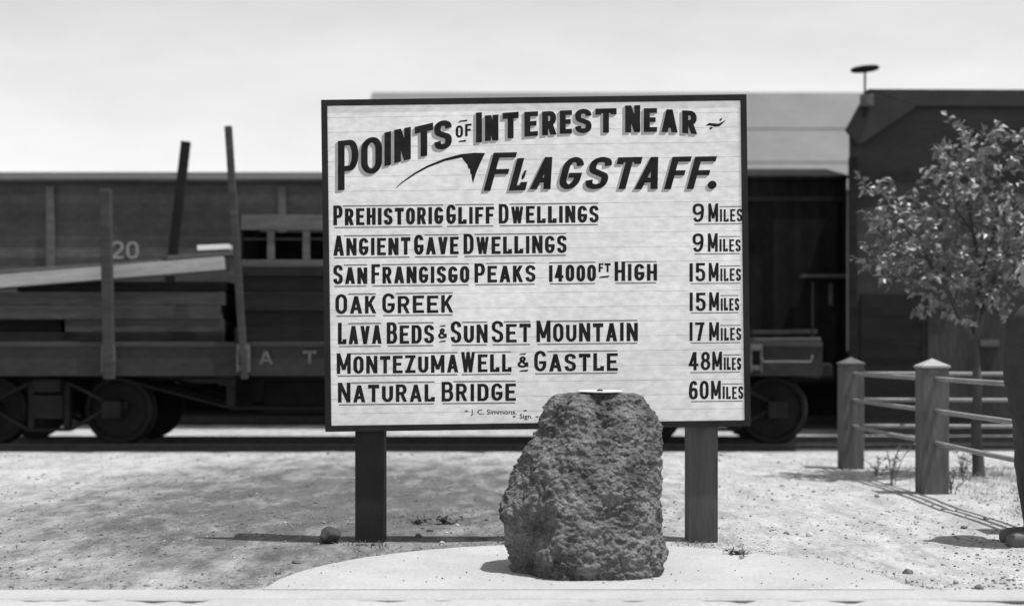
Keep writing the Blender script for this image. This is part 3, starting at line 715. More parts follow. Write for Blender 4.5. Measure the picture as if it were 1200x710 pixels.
def truck(parent, xc):
    for dx in (-.775, .775):
        for s in (-1, 1): wheel(parent, xc + dx, s * .7525, s, -.10)
        b = MB(); b.tube([(xc + dx, -1.02, .472), (xc + dx, 1.02, .472)], .06, 12); b.build('axle', M['iron'], parent)
    for s in (-1, 1):
        y = s * 1.0; b = MB()
        for pts in ([(-.95, .56), (-.70, .58), (-.25, .80), (.25, .80), (.70, .58), (.95, .56)], [(-.95, .52), (-.70, .50), (-.25, .24), (.25, .24), (.70, .50), (.95, .52)]):
            for p, q in zip(pts, pts[1:]): b.beam((xc + p[0], y, p[1]), (xc + q[0], y, q[1]), .10, .035)
        b.box(xc - .25, xc - .18, y - .05, y + .05, .26, .79); b.box(xc + .18, xc + .25, y - .05, y + .05, .26, .79)
        b.box(xc - .175, xc + .175, y - .09, y + .09, .38, .66)
        b.build('truck_frame', M['iron'], parent)
        for dx in (-.775, .775):
            b = MB(); b.box(xc + dx - .12, xc + dx + .12, y - .12, y + .11, .38, .60, bev=.03); b.build('journal_box', M['iron'], parent)
    b = MB(); b.box(xc - .17, xc + .17, -1.15, 1.15, .70, zs0 - .04, bev=.02); b.build('bolster', M['iron'], parent)
truck(fc, tx0); truck(fc, tx1)
pockets = [128, 286, 440, 590, 740, 885]
for px in pockets:
    x = wx(px, FY0) - cxf; b = MB()
    b.box(x - .07, x + .07, -hw - .085, -hw + .02, wz(411, FY0), wz(404, FY0), bev=.01)
    b.box(x - .055, x + .055, -hw - .075, -hw + .01, wz(434, FY0), wz(428, FY0), bev=.01)
    for s in (-1, 1): b.box(x + s * .062 - .012, x + s * .062 + .012, -hw - .08, -hw + .01, wz(436, FY0), wz(404, FY0))
    b.build('stake_pocket', M['iron_lit'], fc)
def side_text(txt, px0, px1, pt, pb, wv, wh, name='stencil_lettering'):
    sh = Sheet(lambda q: (wx(q[0], FY0) - cxf, wz(q[1], FY0)))
    word(sh, txt, px0, px1, lambda X: pt, lambda X: pt, lambda X: pb, wv, wh, .25)
    return sh
for txt, a, e, t_, bb in (('A', 304, 320, 411, 426), ('T', 355, 371, 411, 426)):
    o = side_text(txt, a, e, t_, bb, 3.2, 2.6).build('stencil_lettering', M['stencil2'], fc, (0, -hw - .0165, 0), (0, 0, 0))
# end gear by the right end
b = MB(); b.tube([(fx1 - cxf + .05, -.6, zs0 + .1), (fx1 - cxf + .05, -.6, zd + .75)], .016, 8); b.build('brake_staff', M['iron'], fc)
b = MB(); b.box(fx1 - cxf, fx1 - cxf + .42, -.13, .13, zs0 - .05, zs0 + .14, bev=.03); b.build('coupler', M['iron'], fc)
b = MB(); b.tube([(wx(890, FY0) - cxf, -hw - .05, wz(416, FY0)), (wx(893, FY0) - cxf, -hw - .09, wz(424, FY0)), (wx(948, FY0) - cxf, -hw - .09, wz(424, FY0)), (wx(951, FY0) - cxf, -hw - .05, wz(416, FY0))], .014, 8); b.build('grab_iron', M['iron_lit'], fc)

# stakes standing in the pockets
def stake(pa, pb, D, w, m, label):
    a = Vector((wx(pa[0], D), D, wz(pa[1], D))); e = Vector((wx(pb[0], D), D, wz(pb[1], D)))
    b = MB(); b.beam((0, 0, 0), e - a, w, w * .8, bev=.012, up=(0, 1, 0)); o = b.build('wooden_stake', m); o.location = a
    return tag(o, label, 'stake', 'stakes standing along the flatcar')
YS = FY0 - .052
stake((128, 444), (124, 222), YS, .125, M['timber'], 'thick upright wooden stake crossing the sloping pale plank, left of the tall leaning stake')
stake((287, 444), (267.5, 148), YS, .085, M['timber'], 'tallest thin leaning wooden stake on the near side of the flatcar')
stake((199, 330), (218, 166), 2 * YT - FY0 + .09, .125, M['timber_dark'], 'dark wooden stake on the far side of the load, leaning right')

# the load: timbers stacked on the deck
def timber(px0, px1, y0, y1, D, dep, m, label, tilt=0.0, cat='timber', grp='timbers stacked on the flatcar'):
    x0, x1, z0, z1 = wx(px0, D), wx(px1, D), wz(y1, D), wz(y0, D)
    b = MB(); hl = (x1 - x0) / 2; b.box(-hl, hl, 0, dep, -(z1 - z0) / 2, (z1 - z0) / 2, bev=.008)
    o = b.build('timber', m); o.location = ((x0 + x1) / 2, D, (z0 + z1) / 2); o.rotation_euler = (0, -tilt, 0)
    return tag(o, label, cat, grp)
TD = FY0 + .16
timber(-58, 262, 389.8, 400.3, TD, 2.3, M['timber_dark'], 'lowest dark timber of the left stack, lying on the flatcar deck')
timber(-58, 72, 374.5, 389.4, TD + .25, 1.9, M['timber_dark'], 'short set-back timber darkened as the shaded gap near the left stack foot')  # darker tone stands for shade in the gap between timbers
timber(76, 262, 374.5, 389.4, TD + .03, 2.2, M['timber'], 'grey timber butting the dark set-back one, second layer of the left stack')
timber(-58, 258, 358.6, 374.1, TD + .02, 2.2, M['timber'], 'long grey timber in the third layer of the left stack')
timber(-58, 262, 342, 358.2, TD + .05, 2.1, M['timber'], 'long grey timber in the fourth layer of the left stack')
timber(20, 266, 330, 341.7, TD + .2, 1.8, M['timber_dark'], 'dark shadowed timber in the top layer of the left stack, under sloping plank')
timber(275, 700, 384.6, 400.3, TD, 2.3, M['timber_dark'], 'lowest dark timber of the right stack, below the open wooden crate')
timber(278, 700, 364.6, 384.2, TD + .04, 2.2, M['timber_dark'], 'second dark timber of the right stack, below the open wooden crate')
timber(276, 700, 342.6, 364.2, TD + .02, 2.2, M['timber_dark'], 'third dark timber of the right stack, below the open wooden crate')
timber(279, 700, 324, 342.2, TD + .06, 2.1, M['timber_dark'], 'fourth dark timber of the right stack, below the open wooden crate')
timber(277, 700, 312.6, 323.6, TD + .03, 2.1, M['timber_dark'], 'topmost dark timber of the right stack, directly under the open crate')
def plank(pa, pb, D, dep, h, m, label):
    a = Vector((wx(pa[0], D), D, wz(pa[1], D))); e = Vector((wx(pb[0], D), D, wz(pb[1], D))); dd = e - a
    b = MB(); b.box(0, dd.length, 0, dep, -h / 2, h / 2, bev=.006); o = b.build('plank', m); o.location = a
    o.rotation_euler = (0, -math.atan2(dd.z, dd.x), 0)
    return tag(o, label, 'plank', 'loose planks on top of the load')
plank((-90, 337), (262, 308), TD + .02, .35, .155, M['timber_new'], 'long pale fresh plank sloping up across the top of the left stack')
plank((-90, 325.5), (185, 306.2), TD + .09, .30, .05, M['timber_mid'], 'thin grey plank lying on the sloping pale plank')
plank((196, 302), (272, 296.8), TD + .07, .28, .05, M['timber_mid'], 'short grey plank ending by the leaning stake, above the pale plank')
plank((231, 290.5), (268, 289), TD + .1, .24, .06, M['dish'], 'short bright white board beside the tall leaning stake')
plank((884, 398), (962, 397.2), FY0 + .1, .4, .04, M['timber_mid'], 'weathered thin board on the bare right end of the flatcar deck')
plank((882, 389.4), (958, 388.6), FY0 + .9, .3, .05, M['timber'], 'dull board raised on the right end of the flatcar deck, behind the weathered one')

# open wooden crate on the right stack
YCR = TD + .1
cr = thing('wooden_crate', (wx(370, YCR), YCR, wz(312.5, YCR)), 'open slatted wooden crate on the flatcar load, left of the board', 'crate')
def cbox(name, p0, p1, r0, r1, y0, y1, m):
    b = MB(); b.box(wx(p0, YCR) - cr.location.x, wx(p1, YCR) - cr.location.x, y0, y1, wz(r1, YCR) - cr.location.z, wz(r0, YCR) - cr.location.z, bev=.004); b.build(name, m, cr)
cbox('bottom_board', 283, 470, 304.5, 312.4, 0, .05, M['timber_mid']); cbox('top_board', 283, 470, 252, 269.5, -.02, .03, M['timber_mid'])
for p in (313, 354.5, 396, 437): cbox('slat', p, p + 8.5, 269.8, 304.2, .0, .045, M['timber_mid'])
cbox('mid_rail', 285, 470, 278.5, 281, .047, .07, M['timber'])
cbox('back_board', 283, 470, 262, 312.4, 1.2, 1.25, M['timber_dark']); cbox('floor_board', 283, 470, 309, 312.4, .06, 1.19, M['timber_dark']); cbox('lid_board', 283, 470, 252.5, 256, .04, 1.25, M['timber_dark'])  # dark backing added so the openings between slats read as shade
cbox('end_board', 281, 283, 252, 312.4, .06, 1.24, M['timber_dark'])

# ------------------------------------------------------------------ boxcars on the far track
BY0 = 21.35
def boxcar(px0, px1, row_top, m, label, posts, doorpx, digits=None, rm=None):
    rm = rm or M['timber_dark']
    x0, x1 = wx(px0, BY0), wx(px1, BY0); zt = wz(row_top, BY0); xc = (x0 + x1) / 2; hw_ = YF - BY0
    t = thing('boxcar', (xc, YF, 0), label, 'railway car', 'boxcars on the far track')
    b = MB(); b.box(x0 - xc, x1 - xc, -hw_, hw_, .95, zt - .05); b.build('body', m, t)
    b = MB(); e = .09
    b.prism([(-hw_ - e, zt - .045), (hw_ + e, zt - .045), (hw_ + e, zt), (0, zt + .30), (-hw_ - e, zt)], x0 - xc - .02, x1 - xc + .004)
    for v in b.bm.verts: v.co = (v.co.y, v.co.x, v.co.z)
    b.build('roof', rm, t)
    b = MB(); b.box(x0 - xc, x1 - xc, -hw_ - .012, hw_ + .012, .70, .945); b.build('sill', M['iron'], t)
    for p in posts:
        b = MB(); x = wx(p, BY0) - xc; b.box(x - .06, x + .06, -hw_ - .07, -hw_ - .002, 1.0, zt - .12, bev=.01); b.build('side_post', M['timber_mid'], t)
    if doorpx:
        b = MB(); a, e2 = wx(doorpx[0], BY0) - xc, wx(doorpx[1], BY0) - xc; b.box(a, e2, -hw_ - .06, -hw_ - .003, 1.02, zt - .35, bev=.008); dr = b.build('door', m, t)
        b = MB(); b.box(a - 1.2, e2 + .1, -hw_ - .09, -hw_ - .061, zt - .40, zt - .33); b.build('door_track', M['iron'], t)
        b = MB(); b.box(e2 - .16, e2 - .10, -hw_ - .10, -hw_ - .061, 1.9, 2.25, bev=.01); b.build('handle', M['iron_lit'], dr)
    if digits:
        sh = Sheet(lambda q: (wx(q[0], BY0) - xc, wz(q[1], BY0)))
        word(sh, digits[0], digits[1], digits[2], lambda X: digits[3], lambda X: digits[3], lambda X: digits[4], 2.6, 2.2, .3)
        sh.build('number_lettering', M['stencil'], t, (0, -hw_ - .004, 0), (0, 0, 0))
    for xx in (x0 - xc + 1.7, x1 - xc - 1.7): truck_far(t, xx)
    return t
def truck_far(parent, xc):
    for dx in (-.775, .775):
        for s in (-1, 1): wheel(parent, xc + dx, s * .7525, s)
    b = MB(); b.box(xc - .95, xc + .95, -1.1, -.98, .48, .70, bev=.04); b.box(xc - .2, xc + .2, -1.1, 1.1, .45, .9); b.build('truck_frame', M['iron'], parent)
boxcar(-190, 596, 210.5, M['car_grey'], 'weathered grey wooden boxcar numbered 20, behind the flatcar at left', (60, 331), None, ('20', 131, 162, 283, 303), M['timber'])
boxcar(612, 992.5, 206.5, M['car_dark'], 'nearly black boxcar right of the board, beside the dark shed', (), (905, 982), None, M['car_dark'])
b = MB(); b.box(wx(935, BY0), wx(986, BY0), BY0 - .35, BY0 - .11, wz(326, BY0), wz(323, BY0)); 
o = b.build('board_ledge', M['timber_mid']); tag(o, 'short pale ledge board fixed on the black boxcar door', 'ledge')
# low dark platform added beyond the cars to block the lit ground
b = MB(); b.box(-16, 8, 24.75, 28.5, 1.05, 1.2); b.box(-16, 8, 24.87, 28.4, -.05, 1.045)
tag(b.build('freight_platform', M['timber_dark']), 'long low dark platform added beyond the boxcars to block the lit ground', 'platform')

# ------------------------------------------------------------------ pale-roofed warehouse far behind
wh = thing('warehouse', (wx(740, 40), 40, 0), 'wide warehouse with pale metal roof rising behind the board', 'warehouse')
X0, X1 = wx(436, 42) - wh.location.x, wx(1150, 42) - wh.location.x
zr = wz(108.5, 42); ze = zr - 3.7
b = MB(); b.prism([(-6, ze), (-5.9, ze + .12), (0, zr), (5.9, ze + .12), (6, ze), (0, zr - .12)], X0, X1)
for v in b.bm.verts: v.co = (v.co.y, v.co.x + 2, v.co.z)
for k in (.22, .57):
    b.beam((X0 + .02, -3.9 + 5.9 * k, ze + .12 + (zr - ze - .12) * k + .012), (X1 - .02, -3.9 + 5.9 * k, ze + .12 + (zr - ze - .12) * k + .012), .07, .006)
b.build('roof', M['pale_roof'], wh)
b = MB(); b.box(X0 + .3, X1 - .3, -3.4, 7.4, -.05, ze + .05); b.build('wall', M['pale_wall'], wh)

# ------------------------------------------------------------------ dark board shed on the right
SY = 19.6; ST = .2475
def sp(px, py): return (wx(px, SY), wz(py, SY))
shed = thing('board_shed', (wx(1170, SY), SY, 0), 'tall dark board shed with clipped roof corner, behind the young tree', 'shed')
ox = shed.location.x
def pr(name, poly, y0, y1, m, dx=0.0, parent=shed):
    b = MB(); b.prism([(x - ox, z) for x, z in poly], y0 - SY, y1 - SY, dx); return b.build(name, m, parent)
bot_z = -.05
body = [(sp(995, 0)[0], bot_z), sp(995, 155), sp(1018, 112), sp(1330, 112), sp(1356, 155), (sp(1356, 0)[0], bot_z)]
pr('wall', body, SY, SY + 3.9, M['shed_wall'], dx=3.9 * ST)
pr('fascia', [sp(990, 153), sp(1015, 107), sp(1072, 126), sp(1004, 172)], SY - .13, SY - .003, M['shed_trim'])
pr('fascia', [sp(1015, 106.6), sp(1335, 108), sp(1280, 127), sp(1072, 126)], SY - .132, SY - .003, M['shed_trim'])
pr('fascia', [sp(1335, 108), sp(1362, 153), sp(1348, 172), sp(1280, 127)], SY - .13, SY - .003, M['shed_trim'])
pr('roof', [sp(1013.5, 106.6), sp(1336.5, 106.6), sp(1334.5, 112), sp(1016, 112)], SY - .002, SY + 3.95, M['shed_trim'], dx=3.9 * ST)
pr('corner_post', [(sp(994, 0)[0], bot_z), sp(994, 185), sp(1002.5, 185), (sp(1002.5, 0)[0], bot_z)], SY - .09, SY - .003, M['timber_dark'])
dr = pr('door', [(sp(1086, 0)[0], .25), sp(1086, 352), sp(1190, 352), (sp(1190, 0)[0], .25)], SY - .06, SY - .003, M['shed_door'])
b = MB(); b.box(sp(1090, 0)[0] - ox, sp(1113, 0)[0] - ox, -.10, -.061, sp(0, 361)[1], sp(0, 357)[1]); b.build('hinge_strap', M['timber_mid'], None).parent = dr
bpy.data.objects['hinge_strap'].location = shed.location * 0
b = MB(); b.box(sp(1146, 0)[0] - ox, sp(1168, 0)[0] - ox, -.10, -.061, sp(0, 406)[1], sp(0, 398)[1]); o = b.build('handle_plate', M['timber_mid'], dr)
pr('door', [(sp(1008, 0)[0], .25), sp(1008, 345), sp(1080, 345), (sp(1080, 0)[0], .25)], SY - .03, SY - .003, M['timber_dark'])  # dark sheet painted as the shaded opening, not a door leaf
b = MB(); px = sp(1010, 0)[0] - ox
b.tube([(px, -.17, sp(0, 140)[1]), (px, -.17, sp(0, 84)[1])], .016, 8); vp = b.build('roof_rod', M['iron'], shed)
b = MB(); b.box(px - .07, px + .11, -.24, -.133, sp(0, 128)[1], sp(0, 114)[1], bev=.02); b.build('bracket', M['iron_lit'], vp)
b = MB(); b.lathe([(.03, -.035), (.19, -.02), (.205, 0), (.19, .02), (.03, .04)], n=28); o = b.build('rod_disc', M['iron'], vp, smooth=False)
o.location = (px, -.17, sp(0, 84)[1]); o.rotation_euler = (0, R(-4), 0)

# ------------------------------------------------------------------ park fence
fence = thing('park_fence', (wx(997, 14.1), 14.1, 0), 'low fence of square capped posts and three pipe rails round the young tree', 'fence')
F0 = Vector((wx(997, 14.12), 14.12, 0)); F1 = Vector((wx(1092, 11.6), 11.6, 0)); F2 = Vector((3.60, 9.06, 0)); F3 = Vector((F0.x + 2.75, 14.12, 0)); F4 = Vector((F0.x + 5.4, 14.12, 0)); F5 = Vector((3.66, 6.95, 0))
for p in (F0, F1, F2, F3, F4):
    q = p - F0; b = MB(); b.box(q.x - .113, q.x + .113, q.y - .113, q.y + .113, -.3, 1.055, bev=.014); ps = b.build('post', M['fence_post'], fence)
    b = MB(); s = .121; z0 = 1.056
    base = [b.bm.verts.new((q.x + a * s, q.y + e * s, z0)) for a, e in ((-1, -1), (1, -1), (1, 1), (-1, 1))]; mid = [b.bm.verts.new((v.co.x, v.co.y, z0 + .018)) for v in base]
    tip = b.bm.verts.new((q.x, q.y, z0 + .080)); b.bm.faces.new(base[::-1])
    for i in range(4): b.bm.faces.new((base[i], base[(i + 1) % 4], mid[(i + 1) % 4], mid[i])); b.bm.faces.new((mid[i], mid[(i + 1) % 4], tip))
    b.build('cap', M['fence_post'] if p == F0 else M['fence_cap'], ps)
for a, e in ((F0, F1), (F1, F2), (F0, F3), (F3, F4)):
    for z in (.965, .695, .425):
        dd = (e - a).normalized(); b = MB(); pts = []
        for i in range(9):
            t_ = i / 8; p = (a + dd * .1) * (1 - t_) + (e - dd * .1) * t_ - F0; p.z = z - .003 * math.sin(math.pi * t_) + random.uniform(-.001, .001); pts.append(p)
        b.tube(pts, .0205, 12); b.build('rail', M['railtop'], fence, smooth=True)

# ------------------------------------------------------------------ young tree
TY = 13.15; TX = wx(1147, TY)
tree = thing('young_tree', (TX, TY, 0), 'slender young leafy tree inside the pipe-rail fence', 'tree')
def tp(px, py, dy=0.0): D = TY + dy; return Vector((wx(px, D) - TX, dy, wz(py, D)))
trunk = MB(); trunk.tube([(0, 0, -.1), (0, 0, .02), (-.02, .02, .45), tp(1146, 450), tp(1141, 398)], [.075, .062, .050, .044, .038], 10)
tr = trunk.build('trunk', M['bark'], tree, smooth=True)
tips = []
def limb(pts, r0, r1):
    n = len(pts); b = MB(); b.tube(pts, [r0 + (r1 - r0) * i / (n - 1) for i in range(n)], 7); b.build('limb', M['bark'], tree, smooth=True); return pts
main = [
    [tp(1141, 400), tp(1126, 372, -.05), tp(1107, 335, -.1), tp(1085, 300, -.2), tp(1058, 262, -.25), tp(1040, 235, -.2)],
    [tp(1141, 400), tp(1146, 362, .02), tp(1150, 318, .1), tp(1140, 270, .1), tp(1133, 220, .0), tp(1140, 178, -.05)],
    [tp(1142, 400), tp(1156, 352, .05), tp(1172, 310, .2), tp(1195, 270, .25), tp(1215, 235, .2)],
    [tp(1107, 335, -.1), tp(1105, 290, .05), tp(1100, 250, .15), tp(1094, 236, .2)],
    [tp(1150, 318, .1), tp(1165, 275, -.1), tp(1172, 225, -.25), tp(1170, 186, -.25)],
    [tp(1085, 300, -.2), tp(1060, 298, -.35), tp(1042, 292, -.4)],
    [tp(1140, 270, .1), tp(1120, 245, -.3), tp(1112, 195, -.4)],
    [tp(1172, 310, .2), tp(1178, 300, -.2), tp(1205, 295, -.45)],
]
for i, m_ in enumerate(main): limb(m_, .032 if i < 3 else .018, .006)
rnd = random.Random(11)
clumps = []
for m_ in main:
    for k in range(len(m_)):
        if k >= 2 or len(m_) < 5 and k >= 1: clumps.append((m_[k], .22))
for px, py, dy, rr in ((1046, 258, -.1, .2), (1060, 275, -.3, .26), (1075, 320, -.1, .2), (1044, 302, -.2, .14), (1100, 300, -.3, .24), (1125, 320, .1, .2), (1120, 250, .3, .28), (1030, 306, -.1, .12),
                       (1108, 176, -.1, .13), (1130, 176, .1, .18), (1160, 178, .1, .18), (1178, 172, -.2, .14), (1155, 205, -.3, .24), (1185, 215, .1, .18), (1175, 260, -.3, .26), (1200, 280, .0, .28), (1160, 320, -.2, .2),
                       (1190, 325, .1, .2), (1215, 320, .2, .25), (1230, 270, 0, .3), (1150, 300, .3, .3), (1125, 205, -.2, .17), (1034, 236, 0, .12), (1143, 345, -.2, .13), (1085, 265, .3, .25), (1240, 310, .1, .25), (1126, 352, -.15, .13), (1162, 352, .15, .14), (1182, 352, -.1, .15), (1068, 338, -.2, .12), (1092, 345, .1, .12), (1048, 318, -.2, .12)):
    clumps.append((tp(px, py, dy), rr))
b = MB()
def leaf(b, p, dirv, nrm, L, w):
    dirv = dirv.normalized(); s = dirv.cross(nrm).normalized(); nn = s.cross(dirv)
    a = b.bm.verts.new(p); t = b.bm.verts.new(p + dirv * L - nn * L * .18)
    m1 = p + dirv * L * .45 + nn * L * .06
    q = b.bm.verts.new(m1); e = b.bm.verts.new(m1 + s * w - nn * w * -.25); f = b.bm.verts.new(m1 - s * w - nn * w * -.25)
    b.bm.faces.new((a, e, q)); b.bm.faces.new((a, q, f)); b.bm.faces.new((e, t, q)); b.bm.faces.new((q, t, f))
for cpos, rr in clumps:
    for tw in range(int(5 + rr * 20)):                       # small twigs, each with a few leaves
        v = Vector((rnd.gauss(0, 1), rnd.gauss(0, 1), rnd.gauss(0, .9))).normalized() * rr * rnd.uniform(.25, 1.35)
        base = cpos + v; td = (v.normalized() + Vector((rnd.uniform(-.5, .5), rnd.uniform(-.5, .5), rnd.uniform(-.1, .7)))).normalized()
        tl = rnd.uniform(.06, .16)
        for k in range(rnd.randint(4, 7)):
            p = base + td * tl * k / 5
            dv = (td * .6 + Vector((rnd.uniform(-1, 1), rnd.uniform(-1, 1), rnd.uniform(-.6, .4)))).normalized()
            leaf(b, p, dv, Vector((rnd.uniform(-.8, .8), rnd.uniform(-.8, .8), 1)).normalized(), rnd.uniform(.06, .125), rnd.uniform(.020, .038))
b.build('crown', M['leaf'], tree, recalc=False)

# ------------------------------------------------------------------ person at the right edge (clothes over one continuous body)
def fuse(name, balls, m, parent, vox=.012, smooth=4):
    """chains of (point, radius or (rx,ry)) fused into one continuous skin"""
    b = MB()
    for ch in balls:
        pts = [Vector(p) for p, r0 in ch]; rs = [r0 if hasattr(r0, '__len__') else (r0, r0) for p, r0 in ch]
        dense = []
        for i in range(len(pts) - 1):
            n = max(2, int((pts[i + 1] - pts[i]).length / .02))
            for k in range(n):
                t_ = k / n; dense.append((pts[i].lerp(pts[i + 1], t_), tuple(rs[i][j] + (rs[i + 1][j] - rs[i][j]) * t_ for j in (0, 1))))
        dense.append((pts[-1], rs[-1]))
        for p, (ra, rb) in dense:
            r_m = (ra + rb) / 2 if ra < .06 else min(ra, rb) * .7
            bmesh.ops.create_icosphere(b.bm, subdivisions=2, radius=1, matrix=Matrix.Translation(p) @ Matrix.Diagonal((ra, rb, r_m, 1)))
    me = bpy.data.meshes.new(name); b.bm.to_mesh(me); b.bm.free()
    o = bpy.data.objects.new(name, me); C.objects.link(o)
    md = o.modifiers.new('r', 'REMESH'); md.mode = 'VOXEL'; md.voxel_size = vox
    ms = o.modifiers.new('s', 'SMOOTH'); ms.iterations = smooth; ms.factor = .5
    bpy.context.view_layer.update()
    me2 = bpy.data.meshes.new_from_object(o.evaluated_get(bpy.context.evaluated_depsgraph_get()))
    o.modifiers.clear(); o.data = me2; bpy.data.meshes.remove(me); me2.name = name
    me2.materials.clear(); me2.materials.append(m)
    for p in me2.polygons: p.use_smooth = True
    o.parent = parent; return o
MY = depth(634.5); MX = 3.295
man = thing('person', (MX, MY, -.01), 'person in dark jacket and trousers standing at the right edge, facing left', 'person')
body_ch = [[((.0, 0, .95), (.12, .16)), ((-.02, 0, 1.15), (.11, .15)), ((-.04, 0, 1.38), (.11, .17)), ((.0, 0, 1.50), (.07, .09)), ((.0, 0, 1.58), .058), ((-.015, 0, 1.66), .07)],
           [((-.005, 0, 1.72), (.098, .076)), ((.005, 0, 1.765), (.1, .078))], [((-.06, 0, 1.645), (.035, .04)), ((-.075, 0, 1.66), (.03, .04))],
           [((-.098, 0, 1.735), .012), ((-.122, 0, 1.70), .015)], [((-.10, 0, 1.665), (.012, .022))], [((-.09, -.03, 1.745), (.012, .02))], [((-.09, .03, 1.745), (.012, .02))],
           [((.01, -.08, 1.73), (.022, .012)), ((.012, -.08, 1.70), (.016, .01))], [((.01, .08, 1.73), (.022, .012)), ((.012, .08, 1.70), (.016, .01))]]
for s in (-1, 1):
    body_ch.append([((.0, s * .10, .93), .095), ((-.02, s * .10, .50), .058), ((.02 + s * .02, s * .10, .10), .042)])
    body_ch.append([((.0, s * .20, 1.43), .055), ((.05, s * .245, 1.14), .042), ((.02, s * .235, .90), .028), ((.005, s * .232, .84), (.038, .018)), ((.0, s * .230, .80), (.04, .016))])
    for k, (dx, ln) in enumerate(((-.03, .070), (-.010, .082), (.010, .078), (.028, .062))):
        body_ch.append([((dx, s * .230, .79), .0085), ((dx - .004, s * .226, .79 - ln * .55), .0080), ((dx - .012, s * .212, .79 - ln), .0070)])
    body_ch.append([((-.030, s * .226, .835), .011), ((-.055, s * .215, .80), .0095), ((-.060, s * .208, .765), .008)])
fuse('body', body_ch, M['skin'], man, .0065, 3)
jk = [[((.005, 0, .84), (.155, .19)), ((-.02, 0, 1.02), (.165, .195)), ((-.045, 0, 1.22), (.155, .19)), ((-.035, 0, 1.40), (.125, .20)), ((.0, 0, 1.50), (.085, .11)), ((.012, 0, 1.535), (.07, .075))]]
for s in (-1, 1): jk.append([((.0, s * .175, 1.44), .082), ((.04, s * .24, 1.15), .064), ((.022, s * .24, .90), .047)])
fuse('jacket', jk, M['cloth'], man, .012, 4)
trs = [[((.0, 0, .96), (.13, .165)), ((.0, 0, .86), (.135, .17))]]
for s in (-1, 1): trs.append([((-.005, s * .095, .86), .108), ((-.012, s * .10, .50), .083), ((.015 + s * .02, s * .10, .10), .07), ((.01 + s * .02, s * .10, .06), .072)])
fuse('trousers', trs, M['cloth2'], man, .012, 4)
for s in (-1, 1):
    fuse('shoe', [[((.055 + s * .02, s * .10, .055), .042), ((-.03 + s * .02, s * .105, .05), .046), ((-.14 + s * .02, s * .112, .042), (.046, .048)), ((-.175 + s * .02, s * .115, .038), (.036, .040))],
                  [((.03 + s * .02, s * .10, .09), .046)], [((.06 + s * .02, s * .10, .02), (.035, .034)), ((-.17 + s * .02, s * .114, .02), (.04, .042))]], M['leather'], man, .008, 2)
fuse('hair', [[((.012, 0, 1.775), (.103, .083)), ((.04, 0, 1.74), (.075, .082))], [((.06, 0, 1.70), (.05, .07))]], M['hair'], man, .01, 2)

for ch in man.children:
    if ch.name.split('.')[0] in ('jacket', 'trousers'):
        for v in ch.data.vertices:
            p = v.co; f = noise.noise((p.x * 7, p.y * 7, p.z * 2.6 + 4)); g = noise.noise((p.x * 16 + p.z * 5, p.y * 16, p.z * 9))
            v.co = p + v.normal * ((0.010 if ch.name[0] == 'j' else .005) * (1 - 2 * abs(f)) + 0.005 * g)
# ------------------------------------------------------------------ stones, clods, weeds
ICO = {}
for n_ in (1, 3):
    tb = bmesh.new(); bmesh.ops.create_icosphere(tb, subdivisions=n_, radius=1); tb.verts.ensure_lookup_table()
    ICO[n_] = ([v.co.copy() for v in tb.verts], [[v.index for v in f.verts] for f in tb.faces]); tb.free()
def stone_mesh(b, c, r, rn, flat=.65, mi=0):
    vv, ff = ICO[1 if r < .02 else 3]
    s = Vector((rn.uniform(0, 99), 0, 0)); sc = Vector((rn.uniform(.8, 1.2), rn.uniform(.8, 1.2), flat * rn.uniform(.8, 1.15))) * r
    new = []
    for v in vv:
        k = 1 + .35 * noise.noise(v * 1.3 + s) + .12 * noise.noise(v * 4 + s)
        new.append(b.bm.verts.new(Vector((v.x * sc.x * k, v.y * sc.y * k, v.z * sc.z * k)) + Vector(c)))
    for f in ff: b.bm.faces.new([new[i] for i in f]).material_index = mi
b = MB(); stone_mesh(b, (0, 0, 0), .062, random.Random(3), .8); M['stone_black'] = mat('black_stone', 0.03, 0.07, 20, rough=0.95, bump=0.8, bscale=60, bdist=0.01); o = b.build('stone', M['stone_black'], smooth=True)
D = depth(633); o.location = (wx(387, D), D, .03); tag(o, 'fist-sized dark stone lying left of the dark signpost foot', 'stone')
def on_apron(x, y): return ((x - AX) / (AW * 1.015)) ** 2 + ((y - YK1) / (AD * 1.015)) ** 2 < 1
rn = random.Random(21); b = MB(); n = 0
while n < 5600:
    y = 6.95 + 10 * rn.random() ** 1.5; x = rn.uniform(-.42, .42) * y
    if on_apron(x, y):
        if rn.random() < .05: stone_mesh(b, (x, y, .005), .003 + .003 * rn.random(), rn, .7, 2)
        continue
    if noise.noise((x * .8, y * .8, 5)) + .35 * noise.noise((x * 4, y * 4, 2)) < rn.uniform(-.45, .35): continue
    r0 = .0035 + .009 * rn.random() ** 3 + (.014 if rn.random() < .012 else 0)
    stone_mesh(b, (x, y, gz(x, y) + r0 * .25), r0, rn, .7, rn.choices((0, 1, 2), (.42, .06, .52))[0]); n += 1
M['clod'] = mat('dirt_clod', 0.11, 0.27, 9, rough=1, bump=.5, bscale=80)
tag(b.build('gravel', [M['stone_dark'], M['stone_pale'], M['clod']], smooth=True), kind='stuff', label='small dark and pale pebbles scattered over the dirt', cat='gravel')

